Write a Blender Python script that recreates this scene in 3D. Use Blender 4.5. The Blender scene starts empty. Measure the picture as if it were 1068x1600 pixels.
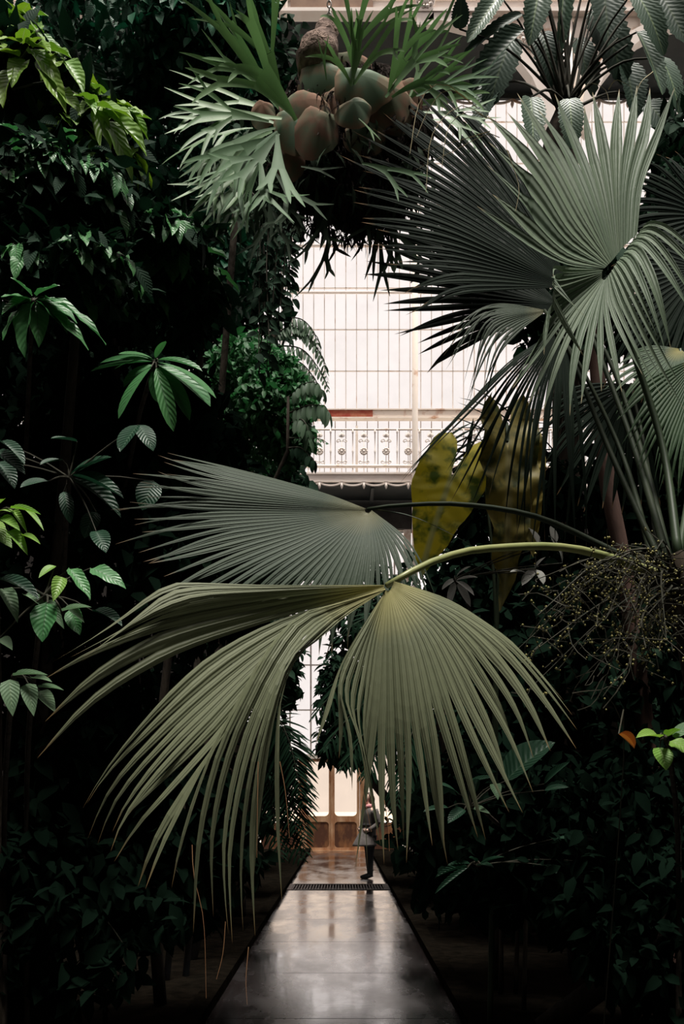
import bpy, bmesh, math, random
import numpy as np
from mathutils import Vector, Matrix, Quaternion

random.seed(7)
rng = np.random.default_rng(11)
SC = bpy.context.scene
COL = SC.collection
PI = math.pi

# ---------------------------------------------------------------- camera
# upright view camera with a rising front: level, eye height 1.6 m
F, CX, HY, CH = 1556.0, 534.0, 1250.0, 1.6
cam_d = bpy.data.cameras.new('camera')
cam_d.sensor_fit = 'VERTICAL'
cam_d.sensor_height = 36.0
cam_d.lens = F / 1600.0 * 36.0
cam_d.shift_y = (HY - 800.0) / 1600.0
cam_d.clip_end = 500
cam = bpy.data.objects.new('camera', cam_d)
COL.objects.link(cam)
cam.location = (0, 0, CH)
cam.rotation_euler = (PI / 2, 0, 0)
SC.camera = cam

# ---------------------------------------------------------------- sky, sun, exposure
world = bpy.data.worlds.new('world')
SC.world = world
world.use_nodes = True
bg = world.node_tree.nodes['Background']
bg.inputs['Color'].default_value = (1.0, 0.925, 0.90, 1)
bg.inputs['Strength'].default_value = 1.12
sun_d = bpy.data.lights.new('sun', 'SUN')
sun_d.energy = 8.0
sun_d.angle = math.radians(18)
sun_d.color = (1.0, 0.965, 0.90)
sun = bpy.data.objects.new('sun', sun_d)
COL.objects.link(sun)
sun.location = (0, 10, 40)
sun.rotation_euler = Vector((0.06, -0.20, 1.0)).to_track_quat('Z', 'Y').to_euler()   # veiled sun, high
SC.view_settings.view_transform = 'Standard'
SC.view_settings.look = 'None'
SC.view_settings.gamma = 1.0
SC.view_settings.use_curve_mapping = False
SC.view_settings.exposure = 0.0
SC.cycles.max_bounces = 8
SC.cycles.transparent_max_bounces = 16

# ---------------------------------------------------------------- helpers
def P(px, py, D):
    """world point D metres down the hall whose photo position is about (px, py)"""
    return Vector(((px - CX) * D / F, D, CH + (HY - py) * D / F))

def px(n, D):
    return n * D / F

WM = {}
def add(name, data, parent=None, M=None):
    o = bpy.data.objects.new(name, data)
    COL.objects.link(o)
    M = M if M is not None else Matrix.Identity(4)
    if parent is not None:
        o.parent = parent
        o.matrix_parent_inverse = WM[parent.name].inverted()
    o.matrix_basis = M
    WM[o.name] = M.copy()
    return o

def tag(o, label=None, cat=None, group=None, kind=None):
    if label: o['label'] = label
    if cat: o['category'] = cat
    if group: o['group'] = group
    if kind: o['kind'] = kind
    return o

def thing(name, label, cat, base, group=None):
    o = add(name, None, None, Matrix.Translation(Vector(base)))
    o.empty_display_size = 0.2
    return tag(o, label, cat, group)

class MB:
    def __init__(s):
        s.v = []; s.f = []; s.uv = []
    def vert(s, p, uv=(0, 0)):
        s.v.append(tuple(p)); s.uv.append(uv); return len(s.v) - 1
    def box(s, c, size, M=None):
        c = Vector(c); b = len(s.v)
        for dz in (-.5, .5):
            for dx, dy in ((-.5, -.5), (.5, -.5), (.5, .5), (-.5, .5)):
                d = Vector((dx * size[0], dy * size[1], dz * size[2]))
                if M is not None: d = M @ d
                s.vert(c + d)
        for q in ((3, 2, 1, 0), (4, 5, 6, 7), (0, 1, 5, 4), (1, 2, 6, 5), (2, 3, 7, 6), (3, 0, 4, 7)):
            s.f.append(tuple(b + i for i in q))
        return s
    def tube(s, pts, rad, n=6, cap=True):
        pts = [Vector(p) for p in pts]
        if not isinstance(rad, (list, tuple)): rad = [rad] * len(pts)
        up = Vector((0.13, 0.21, 0.97)); rings = []
        for i, p in enumerate(pts):
            t = (pts[min(i + 1, len(pts) - 1)] - pts[max(i - 1, 0)])
            t = t.normalized() if t.length > 1e-9 else Vector((0, 0, 1))
            a = t.cross(up)
            if a.length < .05: a = t.cross(Vector((1, 0, 0)))
            a.normalize(); b = t.cross(a)
            ring = []
            for k in range(n):
                w = 2 * PI * k / n
                ring.append(s.vert(p + (a * math.cos(w) + b * math.sin(w)) * rad[i], (k / n, i / max(1, len(pts) - 1))))
            rings.append(ring)
        for r0, r1 in zip(rings, rings[1:]):
            for k in range(n):
                s.f.append((r0[k], r0[(k + 1) % n], r1[(k + 1) % n], r1[k]))
        if cap:
            s.f.append(tuple(reversed(rings[0]))); s.f.append(tuple(rings[-1]))
        return s
    def grid(s, rows, uvs=None):
        """rows: list of equally long lists of points"""
        idx = [[s.vert(p, uvs[i][j] if uvs else (j / max(1, len(r) - 1), i / max(1, len(rows) - 1))) for j, p in enumerate(r)] for i, r in enumerate(rows)]
        for a, b in zip(idx, idx[1:]):
            for j in range(len(a) - 1):
                s.f.append((a[j], a[j + 1], b[j + 1], b[j]))
        return s
    def prism(s, poly, y0, y1, swap=None):
        """polygon in x,z extruded along y"""
        b = len(s.v); n = len(poly)
        for y in (y0, y1):
            for x, z in poly: s.vert((x, y, z))
        s.f.append(tuple(b + i for i in range(n)))
        s.f.append(tuple(b + n + i for i in reversed(range(n))))
        for i in range(n):
            j = (i + 1) % n
            s.f.append((b + j, b + i, b + n + i, b + n + j))
        return s
    def mesh(s, name, mat, smooth=True):
        m = bpy.data.meshes.new(name)
        m.from_pydata(s.v, [], s.f)
        uvl = m.uv_layers.new(name='UVMap')
        li = np.empty(len(m.loops), dtype=np.int32); m.loops.foreach_get('vertex_index', li)
        uvl.data.foreach_set('uv', np.asarray(s.uv, dtype=np.float32)[li].ravel())
        if smooth: m.polygons.foreach_set('use_smooth', np.ones(len(m.polygons), dtype=bool))
        m.materials.append(mat)
        m.validate(); m.update()
        return m
    def build(s, name, mat, parent=None, smooth=False):
        return add(name, s.mesh(name, mat, smooth), parent)

def crom(p0, p1, p2, p3, t):
    return 0.5 * ((2 * p1) + (p2 - p0) * t + (2 * p0 - 5 * p1 + 4 * p2 - p3) * t * t + (3 * p1 - p0 - 3 * p2 + p3) * t ** 3)

def spline(pts, n):
    """n points, evenly spaced along a smooth curve through pts"""
    pts = [Vector(p) for p in pts]
    if len(pts) == 2:
        return [pts[0].lerp(pts[1], i / (n - 1)) for i in range(n)]
    q = [pts[0] * 2 - pts[1]] + pts + [pts[-1] * 2 - pts[-2]]
    dense = []
    for i in range(len(pts) - 1):
        for k in range(12):
            dense.append(crom(q[i], q[i + 1], q[i + 2], q[i + 3], k / 12))
    dense.append(pts[-1].copy())
    acc = [0]
    for a, b in zip(dense, dense[1:]): acc.append(acc[-1] + (b - a).length)
    out = []; j = 0
    for i in range(n):
        L = acc[-1] * i / (n - 1)
        while j < len(dense) - 2 and acc[j + 1] < L: j += 1
        d = acc[j + 1] - acc[j]
        out.append(dense[j].lerp(dense[j + 1], min(1, max(0, (L - acc[j]) / d if d > 1e-9 else 0))))
    return out

def rv(s=1.0):
    return Vector((random.uniform(-s, s), random.uniform(-s, s), random.uniform(-s, s)))

# ---------------------------------------------------------------- materials
def nt(name):
    m = bpy.data.materials.new(name); m.use_nodes = True
    t = m.node_tree; t.nodes.clear()
    out = t.nodes.new('ShaderNodeOutputMaterial')
    return m, t, out

def N(t, kind, **kw):
    n = t.nodes.new(kind)
    for k, v in kw.items():
        if k.startswith('_'): n.inputs[k[1:]].default_value = v
        else: setattr(n, k, v)
    return n

def mth(t, op, a, b=None, c=None):
    n = t.nodes.new('ShaderNodeMath'); n.operation = op
    for i, x in enumerate((a, b, c)):
        if x is None: continue
        if isinstance(x, (int, float)): n.inputs[i].default_value = x
        else: t.links.new(x, n.inputs[i])
    return n.outputs[0]

def mix(t, fac, a, b):
    n = t.nodes.new('ShaderNodeMix'); n.data_type = 'RGBA'
    for i, x in ((0, fac), (6, a), (7, b)):
        if isinstance(x, (int, float)): n.inputs[i].default_value = x
        elif isinstance(x, tuple): n.inputs[i].default_value = (*x, 1) if len(x) == 3 else x
        else: t.links.new(x, n.inputs[i])
    return n.outputs[2]

def ramp(t, x, lo, hi):
    n = t.nodes.new('ShaderNodeMapRange'); n.clamp = True
    n.inputs['From Min'].default_value = lo; n.inputs['From Max'].default_value = hi
    t.links.new(x, n.inputs['Value']); return n.outputs[0]

def leaf_mat(name, c1, c2, rib=None, rough=.5, spec=.22, trans=.18, veins=9, bump=.22, base_c=None, tip_c=None, blotch=None, pleat=0):
    """leaf surface: uv.x across the blade, uv.y from base to tip"""
    m, t, out = nt(name); L = t.links.new
    uv = N(t, 'ShaderNodeUVMap'); sep = N(t, 'ShaderNodeSeparateXYZ'); L(uv.outputs[0], sep.inputs[0])
    u, v = sep.outputs[0], sep.outputs[1]
    au = mth(t, 'ABSOLUTE', mth(t, 'SUBTRACT', u, .5))
    oi = N(t, 'ShaderNodeObjectInfo')
    geo = N(t, 'ShaderNodeNewGeometry')
    no = N(t, 'ShaderNodeTexNoise', _Scale=5.0, _Detail=2.0); L(geo.outputs['Position'], no.inputs['Vector'])
    f = mth(t, 'ADD', mth(t, 'MULTIPLY', oi.outputs['Random'], .55), mth(t, 'MULTIPLY', no.outputs['Fac'], .45))
    c = mix(t, f, c1, c2)
    if blotch:
        n2 = N(t, 'ShaderNodeTexNoise', _Scale=9.0, _Detail=3.0); L(geo.outputs['Position'], n2.inputs['Vector'])
        c = mix(t, ramp(t, n2.outputs['Fac'], .46, .62), c, blotch)
    if base_c: c = mix(t, mth(t, 'MULTIPLY', ramp(t, v, .22, .0), .85), c, base_c)
    if tip_c: c = mix(t, ramp(t, v, .93, .99), c, tip_c)
    if rib: c = mix(t, mth(t, 'MULTIPLY', ramp(t, au, .045, .015), .8), c, rib)
    p = N(t, 'ShaderNodeBsdfPrincipled')
    L(c, p.inputs['Base Color']); p.inputs['Roughness'].default_value = rough
    p.inputs['Specular IOR Level'].default_value = spec
    if bump and veins:
        w = mth(t, 'SINE', mth(t, 'MULTIPLY', mth(t, 'SUBTRACT', v, mth(t, 'MULTIPLY', au, .5)), veins * 2 * PI))
        if pleat:
            w = mth(t, 'SINE', mth(t, 'MULTIPLY', u, pleat * 2 * PI))
        b = N(t, 'ShaderNodeBump', _Strength=bump, _Distance=.006); L(w, b.inputs['Height']); L(b.outputs[0], p.inputs['Normal'])
    tr = N(t, 'ShaderNodeBsdfTranslucent')
    hs = N(t, 'ShaderNodeHueSaturation', _Value=1.15, _Saturation=1.15); L(c, hs.inputs['Color']); L(hs.outputs[0], tr.inputs['Color'])
    mx = N(t, 'ShaderNodeMixShader', _Fac=trans)
    L(p.outputs[0], mx.inputs[1]); L(tr.outputs[0], mx.inputs[2]); L(mx.outputs[0], out.inputs[0])
    return m

def plain(name, c1, c2=None, rough=.7, scale=6.0, bump=.3, spec=.3, metal=0.0, lo=.35, hi=.65, dist=.02, stretch=None):
    m, t, out = nt(name); L = t.links.new
    geo = N(t, 'ShaderNodeNewGeometry')
    vec = geo.outputs['Position']
    if stretch:
        mp = N(t, 'ShaderNodeMapping'); mp.inputs['Scale'].default_value = stretch; L(vec, mp.inputs['Vector']); vec = mp.outputs[0]
    no = N(t, 'ShaderNodeTexNoise', _Scale=scale, _Detail=5.0, _Roughness=.6); L(vec, no.inputs['Vector'])
    c = mix(t, ramp(t, no.outputs['Fac'], lo, hi), c1, c2 or c1)
    p = N(t, 'ShaderNodeBsdfPrincipled'); L(c, p.inputs['Base Color'])
    p.inputs['Roughness'].default_value = rough; p.inputs['Specular IOR Level'].default_value = spec; p.inputs['Metallic'].default_value = metal
    if bump:
        b = N(t, 'ShaderNodeBump', _Strength=bump, _Distance=dist); L(no.outputs['Fac'], b.inputs['Height']); L(b.outputs[0], p.inputs['Normal'])
    L(p.outputs[0], out.inputs[0])
    return m

def glass_mat(name, tint, gl):
    m, t, out = nt(name); L = t.links.new
    geo = N(t, 'ShaderNodeNewGeometry')
    no = N(t, 'ShaderNodeTexNoise', _Scale=1.4, _Detail=4.0); L(geo.outputs['Position'], no.inputs['Vector'])
    c = mix(t, ramp(t, no.outputs['Fac'], .35, .75), tint, tuple(x * .96 for x in tint))
    a = N(t, 'ShaderNodeBsdfTransparent'); L(c, a.inputs[0])
    g = N(t, 'ShaderNodeBsdfGlossy', _Roughness=.15)
    mx = N(t, 'ShaderNodeMixShader', _Fac=gl)
    L(a.outputs[0], mx.inputs[1]); L(g.outputs[0], mx.inputs[2]); L(mx.outputs[0], out.inputs[0])
    return m

M = {}
M['cream'] = plain('cream_paint', (.80, .70, .63), (.88, .80, .74), rough=.55, scale=1.7, bump=.1)
M['cream_rust'] = plain('cream_paint_rusting', (.86, .76, .67), (.50, .24, .12), rough=.7, scale=2.2, bump=.2, lo=.56, hi=.72)
M['rust'] = plain('rusted_iron', (.33, .055, .035), (.50, .24, .13), rough=.8, scale=3.0, bump=.3, lo=.42, hi=.72)
M['rust_door'] = plain('rusty_door_paint', (.30, .12, .045), (.58, .37, .22), rough=.75, scale=3.5, bump=.3, stretch=(1, 1, .35))
M['brown_iron'] = plain('brown_grimed_iron', (.16, .085, .055), (.30, .19, .13), rough=.7, scale=2, bump=.2)
M['bar'] = plain('glazing_bar_paint', (.60, .53, .48), (.42, .26, .17), rough=.6, scale=2.5, bump=0, lo=.55, hi=.7)
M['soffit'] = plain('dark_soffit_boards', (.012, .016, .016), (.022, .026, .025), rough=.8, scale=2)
M['stone_wall'] = plain('dark_stone', (.028, .025, .022), (.05, .045, .04), rough=.85, scale=3)
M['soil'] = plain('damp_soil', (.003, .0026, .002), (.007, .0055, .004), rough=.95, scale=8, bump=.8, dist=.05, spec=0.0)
M['gravel'] = plain('pale_gravel', (.55, .49, .42), (.66, .60, .54), rough=.9, scale=20)
M['glass'] = glass_mat('greenhouse_glass', (.97, .965, .96), .03)
M['door_glass'] = glass_mat('grimy_door_glass', (.95, .885, .81), .03)
M['rust_panel'] = plain('dark_rusted_panel', (.09, .035, .018), (.42, .19, .07), rough=.8, scale=3.0, bump=.4, lo=.45, hi=.8, stretch=(1, 1, .4))
M['grate'] = plain('iron_grating', (.02, .018, .017), (.05, .03, .025), rough=.6, scale=10)
M['chain'] = plain('chain_steel', (.35, .33, .31), (.5, .48, .45), rough=.35, metal=.9, bump=0)
M['bark'] = plain('dark_bark', (.022, .018, .014), (.05, .04, .03), rough=.9, scale=14, bump=.8, dist=.03, stretch=(1, 1, .3), spec=.1)
M['redbark'] = plain('reddish_bark', (.05, .025, .018), (.10, .055, .042), rough=.85, scale=10, bump=.6, stretch=(1, 1, .2))
M['twig'] = plain('dark_twig', (.02, .022, .012), (.05, .045, .03), rough=.8, scale=10, bump=0)
M['fibre'] = plain('palm_fibre', (.016, .012, .009), (.035, .026, .018), rough=.95, scale=25, bump=.8, stretch=(1, 1, .15), spec=.1)

def wet_stone():
    m, t, out = nt('wet_paving_stone'); L = t.links.new
    geo = N(t, 'ShaderNodeNewGeometry')
    mp = N(t, 'ShaderNodeMapping'); mp.inputs['Scale'].default_value = (1.2, .45, 1); L(geo.outputs['Position'], mp.inputs['Vector'])
    n1 = N(t, 'ShaderNodeTexNoise', _Scale=1.6, _Detail=5.0, _Roughness=.62); L(mp.outputs[0], n1.inputs['Vector'])
    n2 = N(t, 'ShaderNodeTexNoise', _Scale=14.0, _Detail=4.0); L(geo.outputs['Position'], n2.inputs['Vector'])
    c = mix(t, n2.outputs['Fac'], (.010, .008, .008), (.026, .020, .020))
    p = N(t, 'ShaderNodeBsdfPrincipled'); L(c, p.inputs['Base Color'])
    r = N(t, 'ShaderNodeMapRange'); r.inputs['From Min'].default_value = .38; r.inputs['From Max'].default_value = .68
    r.inputs['To Min'].default_value = .14; r.inputs['To Max'].default_value = .42
    L(n1.outputs['Fac'], r.inputs['Value']); L(r.outputs[0], p.inputs['Roughness'])
    p.inputs['Specular IOR Level'].default_value = .9; p.inputs['IOR'].default_value = 1.6
    p.inputs['Coat Weight'].default_value = 1.0; p.inputs['Coat IOR'].default_value = 1.9
    rc = N(t, 'ShaderNodeMapRange'); rc.inputs['From Min'].default_value = .35; rc.inputs['From Max'].default_value = .7; rc.inputs['To Min'].default_value = .07; rc.inputs['To Max'].default_value = .24
    L(n1.outputs['Fac'], rc.inputs['Value']); L(rc.outputs[0], p.inputs['Coat Roughness'])
    b = N(t, 'ShaderNodeBump', _Strength=.05, _Distance=.02); L(n2.outputs['Fac'], b.inputs['Height']); L(b.outputs[0], p.inputs['Normal'])
    L(p.outputs[0], out.inputs[0])
    return m
M['wet'] = wet_stone()

# leaves
M['fanA'] = leaf_mat('olive_fan_leaf', (.112, .126, .072), (.142, .156, .092), rough=.55, spec=.2, trans=.10, base_c=(.36, .33, .13), tip_c=(.22, .14, .06), bump=.25, pleat=3)
M['fanB'] = leaf_mat('grey_green_fan_leaf', (.036, .054, .036), (.050, .070, .045), rough=.55, spec=.2, trans=.08, base_c=(.16, .15, .08), tip_c=(.16, .10, .05), bump=.25, pleat=3)
M['fanC'] = leaf_mat('silvery_fan_leaf', (.085, .125, .078), (.125, .165, .105), rough=.55, spec=.2, trans=.12, tip_c=(.42, .34, .20), bump=.3, pleat=3)
M['fanD'] = leaf_mat('shade_dark_fan_leaf', (.006, .011, .008), (.012, .020, .013), rough=.55, spec=.03, trans=.05, tip_c=(.20, .12, .06), bump=.25, pleat=3)  # darkened fan leaf: shade from the leaves in front is in the colour
M['fanE'] = leaf_mat('fresh_green_fan_leaf', (.028, .062, .026), (.045, .090, .036), rough=.55, trans=.2, base_c=(.35, .30, .07), bump=.25, pleat=3)
M['shadetone_leaf'] = leaf_mat('shade_darkened_leaf', (.003, .008, .005), (.005, .011, .007), rough=.7, spec=0.0, trans=.04, bump=0)  # leaf colour cut to near black, deep shade painted into it
M['petA'] = plain('yellow_green_petiole', (.20, .23, .085), (.26, .27, .11), rough=.4, bump=0, spec=.4)
M['petD'] = plain('dark_green_petiole', (.014, .022, .012), (.024, .032, .018), rough=.6, bump=0, spec=.08)
M['petE'] = plain('green_petiole', (.025, .042, .020), (.035, .055, .027), rough=.45, bump=0)
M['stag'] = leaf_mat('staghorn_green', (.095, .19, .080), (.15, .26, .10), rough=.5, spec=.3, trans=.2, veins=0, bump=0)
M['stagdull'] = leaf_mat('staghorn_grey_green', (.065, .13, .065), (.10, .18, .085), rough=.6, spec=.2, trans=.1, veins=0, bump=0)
M['stagdark'] = leaf_mat('staghorn_shaded', (.035, .055, .035), (.055, .08, .05), rough=.6, spec=.04, trans=.06, veins=0, bump=0)  # darker copy of the frond green, backlit shade put into the colour
M['shieldg'] = leaf_mat('shield_frond_green', (.10, .165, .10), (.13, .19, .12), rough=.6, spec=.2, trans=.1, veins=0, bump=0, base_c=(.22, .12, .07), blotch=(.19, .15, .09))
M['shieldb'] = leaf_mat('shield_frond_brown', (.26, .155, .105), (.15, .085, .06), rough=.8, spec=.1, trans=.05, veins=0, bump=0, blotch=(.13, .14, .09))
M['peat'] = plain('fern_root_mass', (.012, .009, .008), (.03, .022, .018), rough=.95, scale=18, bump=1, dist=.05, spec=.05)
M['mossbranch'] = plain('pale_knotted_wood', (.10, .07, .06), (.33, .24, .20), rough=.9, scale=16, bump=1, dist=.04, spec=.1)
M['vineb'] = leaf_mat('bright_climber_leaf', (.09, .24, .045), (.24, .36, .06), rib=(.22, .30, .12), rough=.4, spec=.3, trans=.25)
M['vined'] = leaf_mat('deep_green_climber_leaf', (.042, .155, .055), (.085, .24, .08), rib=(.06, .13, .06), rough=.38, spec=.3, trans=.2)
M['ivy'] = leaf_mat('blue_green_ivy_leaf', (.022, .115, .062), (.045, .17, .085), rib=(.05, .12, .07), rough=.4, spec=.3, trans=.15)
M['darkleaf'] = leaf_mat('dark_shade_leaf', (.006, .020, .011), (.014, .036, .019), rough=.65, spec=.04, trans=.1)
M['quilt'] = leaf_mat('quilted_dark_leaf', (.011, .040, .022), (.020, .060, .032), rib=(.05, .10, .06), rough=.42, spec=.2, trans=.12, veins=10, bump=.3)
M['pale'] = leaf_mat('pale_soft_leaf', (.10, .19, .10), (.17, .26, .15), rib=(.2, .28, .16), rough=.5, trans=.25)
M['lime'] = leaf_mat('lime_young_leaf', (.13, .30, .05), (.24, .38, .08), rib=(.3, .42, .14), rough=.4, spec=.3, trans=.3)
M['tree'] = leaf_mat('mid_green_tree_leaf', (.026, .10, .042), (.060, .18, .058), rough=.45, trans=.25)
M['pinn'] = leaf_mat('grey_green_leaflet', (.06, .11, .065), (.09, .15, .085), rib=(.10, .16, .09), rough=.45, trans=.15)
M['philo'] = leaf_mat('scalloped_leaf', (.045, .085, .055), (.085, .135, .090), rib=(.22, .30, .16), rough=.38, spec=.3, trans=.08, veins=14, bump=.14)
M['philod'] = leaf_mat('scalloped_leaf_dark', (.020, .040, .028), (.035, .060, .040), rib=(.06, .09, .05), rough=.4, spec=.15, trans=.05, veins=14, bump=.14)
M['yellow'] = leaf_mat('yellowing_leaf', (.72, .60, .10), (.58, .52, .08), rib=(.42, .44, .20), rough=.5, trans=.45, veins=8, bump=.35, blotch=(.10, .15, .03))
M['bronze'] = leaf_mat('bronze_leaf', (.26, .20, .05), (.17, .15, .045), rib=(.20, .18, .08), rough=.5, trans=.2, veins=8, bump=.35, blotch=(.05, .06, .02))
M['silverleaf'] = leaf_mat('pale_grey_leaf', (.30, .31, .28), (.42, .41, .38), rough=.55, trans=.15)
M['orange'] = leaf_mat('withered_orange_leaf', (.34, .12, .04), (.44, .19, .07), rough=.6, trans=.2)
M['straw'] = plain('dry_straw', (.50, .42, .24), (.62, .54, .34), rough=.6, bump=0)
M['rusttip'] = plain('dry_rust_thread', (.32, .15, .07), (.42, .24, .12), rough=.7, bump=0)
M['berry'] = plain('olive_berry', (.16, .15, .05), (.26, .23, .08), rough=.35, bump=0, scale=30)
# ================================================================ the building
DW = 31.0            # end wall
DG = 29.0            # gallery front
DB = 20.0            # arcade beam

def zat(py, D): return CH + (HY - py) * D / F
def xat(pxx, D): return (pxx - CX) * D / F

def struct(name, o):
    o['kind'] = 'structure'; return o

# ground outside and soil inside
struct('ground', MB().box((0, 90, -.35), (220, 118, .3)).build('ground', M['gravel']))
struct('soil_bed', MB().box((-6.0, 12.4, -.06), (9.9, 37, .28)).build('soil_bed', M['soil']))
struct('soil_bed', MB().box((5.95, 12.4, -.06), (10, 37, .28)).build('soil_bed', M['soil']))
fl = struct('floor', MB().box((-.06, 12.4, -.14), (2.1, 37.2, .2)).build('floor', M['grate']))
# paving slabs, joints recessed; a cast-iron heating grille crosses the path
edges = [-6, -4, -2, 0, 2, 4, 5.6, 7.2, 9.1, 11.1, 13.2, 15.3, 17.45]
edges2 = [18.7, 20.6, 22.6, 24.6, 26.6, 28.6, 30.85]
slabs = list(zip(edges, edges[1:])) + list(zip(edges2, edges2[1:]))
for i, (y0, y1) in enumerate(slabs):
    bm = bmesh.new(); bmesh.ops.create_cube(bm, size=1)
    for v in bm.verts:
        v.co.x = -.06 + v.co.x * 1.82; v.co.y = (y0 + y1) / 2 + v.co.y * (y1 - y0 - .012); v.co.z = -.02 + v.co.z * .08
    me = bpy.data.meshes.new('paving_slab'); bm.to_mesh(me); bm.free(); me.materials.append(M['wet'])
    add('paving_slab', me, fl)
gr = thing('floor_grille', 'dark cast-iron heating grille set across the wet stone path', 'grille', (-.06, 18.08, .0))
MB().box((-.06, 17.51, .005), (1.82, .08, .05)).box((-.06, 18.64, .005), (1.82, .08, .05)).box((-.93, 18.08, .005), (.08, 1.05, .05)).box((.81, 18.08, .005), (.08, 1.05, .05)).build('frame', M['grate'], gr)
bar = MB().box((0, 0, 0), (.022, 1.06, .04)).mesh('bar', M['grate'], False)
for i in range(33): add('bar', bar, gr, Matrix.Translation((-.88 + i * .0512, 18.08, .0)))
k = struct('trim_1', MB().box((-1.04, 12.4, .0), (.14, 37, .22)).build('trim_1', M['soil']))
k = struct('trim_2', MB().box((.92, 12.4, .0), (.14, 37, .22)).build('trim_2', M['soil']))

# side walls and the wall behind the camera: stone below, glass above; unseen, stone raised to block side and front light
for nm, x in (('wall_left', -11), ('wall_right', 11)):
    w = struct(nm, MB().box((x, 7.4, 7.9), (.4, 27.2, 16.2)).box((x, 26, 1.4), (.4, 10.2, 3.2)).build(nm, M['stone_wall']))
    b = MB()
    for i in range(19): b.box((x, -6 + i * 2.05, 20), (.08, .08, 8))
    for z in (18, 21): b.box((x, 12.4, z), (.06, 37, .06))
    b.build('glazing_bars', M['bar'], w)['kind'] = 'stuff'
    MB().box((x, 12.4, 20), (.01, 37, 8)).box((x, 26, 9.5), (.01, 10, 13)).build('pane', M['glass'], w)['kind'] = 'stuff'
w = struct('wall_front', MB().box((0, -6.2, 9.9), (22.4, .4, 20.2)).build('wall_front', M['stone_wall']))
MB().box((0, -6.2, 22), (22, .01, 4)).build('pane', M['glass'], w)
c = struct('ceiling', MB().box((0, 12.4, 24.25), (22.4, .3, .3)).box((0, -6, 24.25), (22.4, .3, .3)).box((0, 31, 24.25), (22.4, .3, .3)).box((-11, 12.4, 24.25), (.3, 37, .3)).box((11, 12.4, 24.25), (.3, 37, .3)).build('ceiling', M['cream']))
b = MB()
for i in range(23): b.box((-10 + i * .91, 12.4, 24.2), (.05, 37, .08))
for i in range(12): b.box((0, -4 + i * 3.1, 24.2), (22, .06, .08))
b.build('glazing_bars', M['bar'], c)['kind'] = 'stuff'
MB().box((0, 12.4, 24.3), (22, 37, .01)).build('pane', M['glass'], c)

# ---- end wall
zsill = zat(741, DW); ZROW = 1.2925; z0 = zat(645, DW) - ZROW * 1.55
rows = [z0 + 0.0] + [zat(645, DW) + ZROW * i for i in range(9)]
rows = [z0, zat(645, DW)] + [zat(645, DW) + ZROW * i for i in range(1, 9)]
wb = MB()
wb.box((0, DW + .1, 10.55), (22.4, .5, 1.1))          # dark band behind the gallery
wb.box((-7.4, DW + .1, 5.2), (7.2, .5, 10.6)).box((8.0, DW + .1, 5.2), (6.2, .5, 10.6))
wb.box((0, DW + .1, 24.0), (22.4, .4, .7))
struct('wall_back', wb.build('wall_back', M['stone_wall']))
win = struct('window_1', MB().box((0, DW, zsill - .35), (22, .16, .5)).build('window_1', M['cream']))
PW = .3328
xc0 = xat(540, DW) - 10 * PW
ncol = 28
barm = {}
for i in range(-22, 42):
    x = xc0 + i * PW
    if abs(x) > 10.9: continue
    h = 24 - z0
    if 'v' not in barm: barm['v'] = MB().box((0, 0, 0), (.026, .05, h)).mesh('glazing_bar', M['bar'], False)
    add('glazing_bar', barm['v'], win, Matrix.Translation((x, DW, z0 + h / 2)))
for j, z in enumerate(rows):
    MB().box((0, DW - .005, z), (22, .04, .028 if z > 14 else .03)).build('glazing_bar', M['bar'], win)
for j in range(len(rows)):
    z1 = rows[j + 1] if j + 1 < len(rows) else 24.0
    hz = z1 - rows[j]
    pm = MB().box((0, 0, 0), (PW - .026, .006, hz - .03)).mesh('pane', M['glass'], False)
    ss = MB()
    for i in range(-22, 41):
        x = xc0 + (i + .5) * PW
        if abs(x) > 10.9: continue
        if 0 <= i < ncol: add('pane', pm, win, Matrix.Translation((x, DW, (rows[j] + z1) / 2)))
        else: ss.box((x, DW, (rows[j] + z1) / 2), (PW - .026, .006, hz - .03))
    ss.build('outer_panes', M['glass'], win)['kind'] = 'stuff'
# purlin and rusted tie beam
pur = thing('purlin', 'slim cream purlin crossing the tall end window below the hanging fern', 'beam', (0, DW - .12, zat(460, DW)))
MB().tube([(-10.8, DW - .12, zat(460, DW)), (10.8, DW - .12, zat(460, DW))], .045, 8).build('tube', M['cream'], pur)
MB().tube([(-10.8, DW - .10, zat(386, DW)), (10.8, DW - .10, zat(386, DW))], .025, 8).build('tie_rod', M['bar'], pur)
tb = thing('tie_beam', 'horizontal rust-stained beam above the gallery railing', 'beam', (0, DW - .2, zat(652, DW)))
MB().box((0, DW - .2, zat(652, DW)), (21.6, .16, .20)).build('web', M['cream_rust'], tb)
MB().box((0, DW - .2, zat(645.5, DW)), (21.6, .26, .035)).box((0, DW - .2, zat(658.5, DW)), (21.6, .26, .035)).build('flange', M['cream_rust'], tb)['kind'] = 'stuff'
tag(MB().box(((xat(515, DW) + xat(580, DW)) / 2, DW - .29, zat(651.5, DW)), (px(68, DW), .02, .20)).build('rust_plate', M['rust'], tb), 'dark red rusted plate')
# column standing through the gallery
cl = thing('column', 'slender cream iron column in front of the end window', 'column', (xat(648, DG - .3), DG - .3, 0))
MB().tube([(xat(648, DG - .3), DG - .3, 0.02), (xat(648, DG - .3), DG - .3, 23.9)], .085, 12).build('shaft', M['cream_rust'], cl, True)
MB().tube([(xat(648, DG - .3), DG - .3, 0.02), (xat(648, DG - .3), DG - .3, .5)], .15, 12).build('plinth', M['cream'], cl, True)

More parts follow.
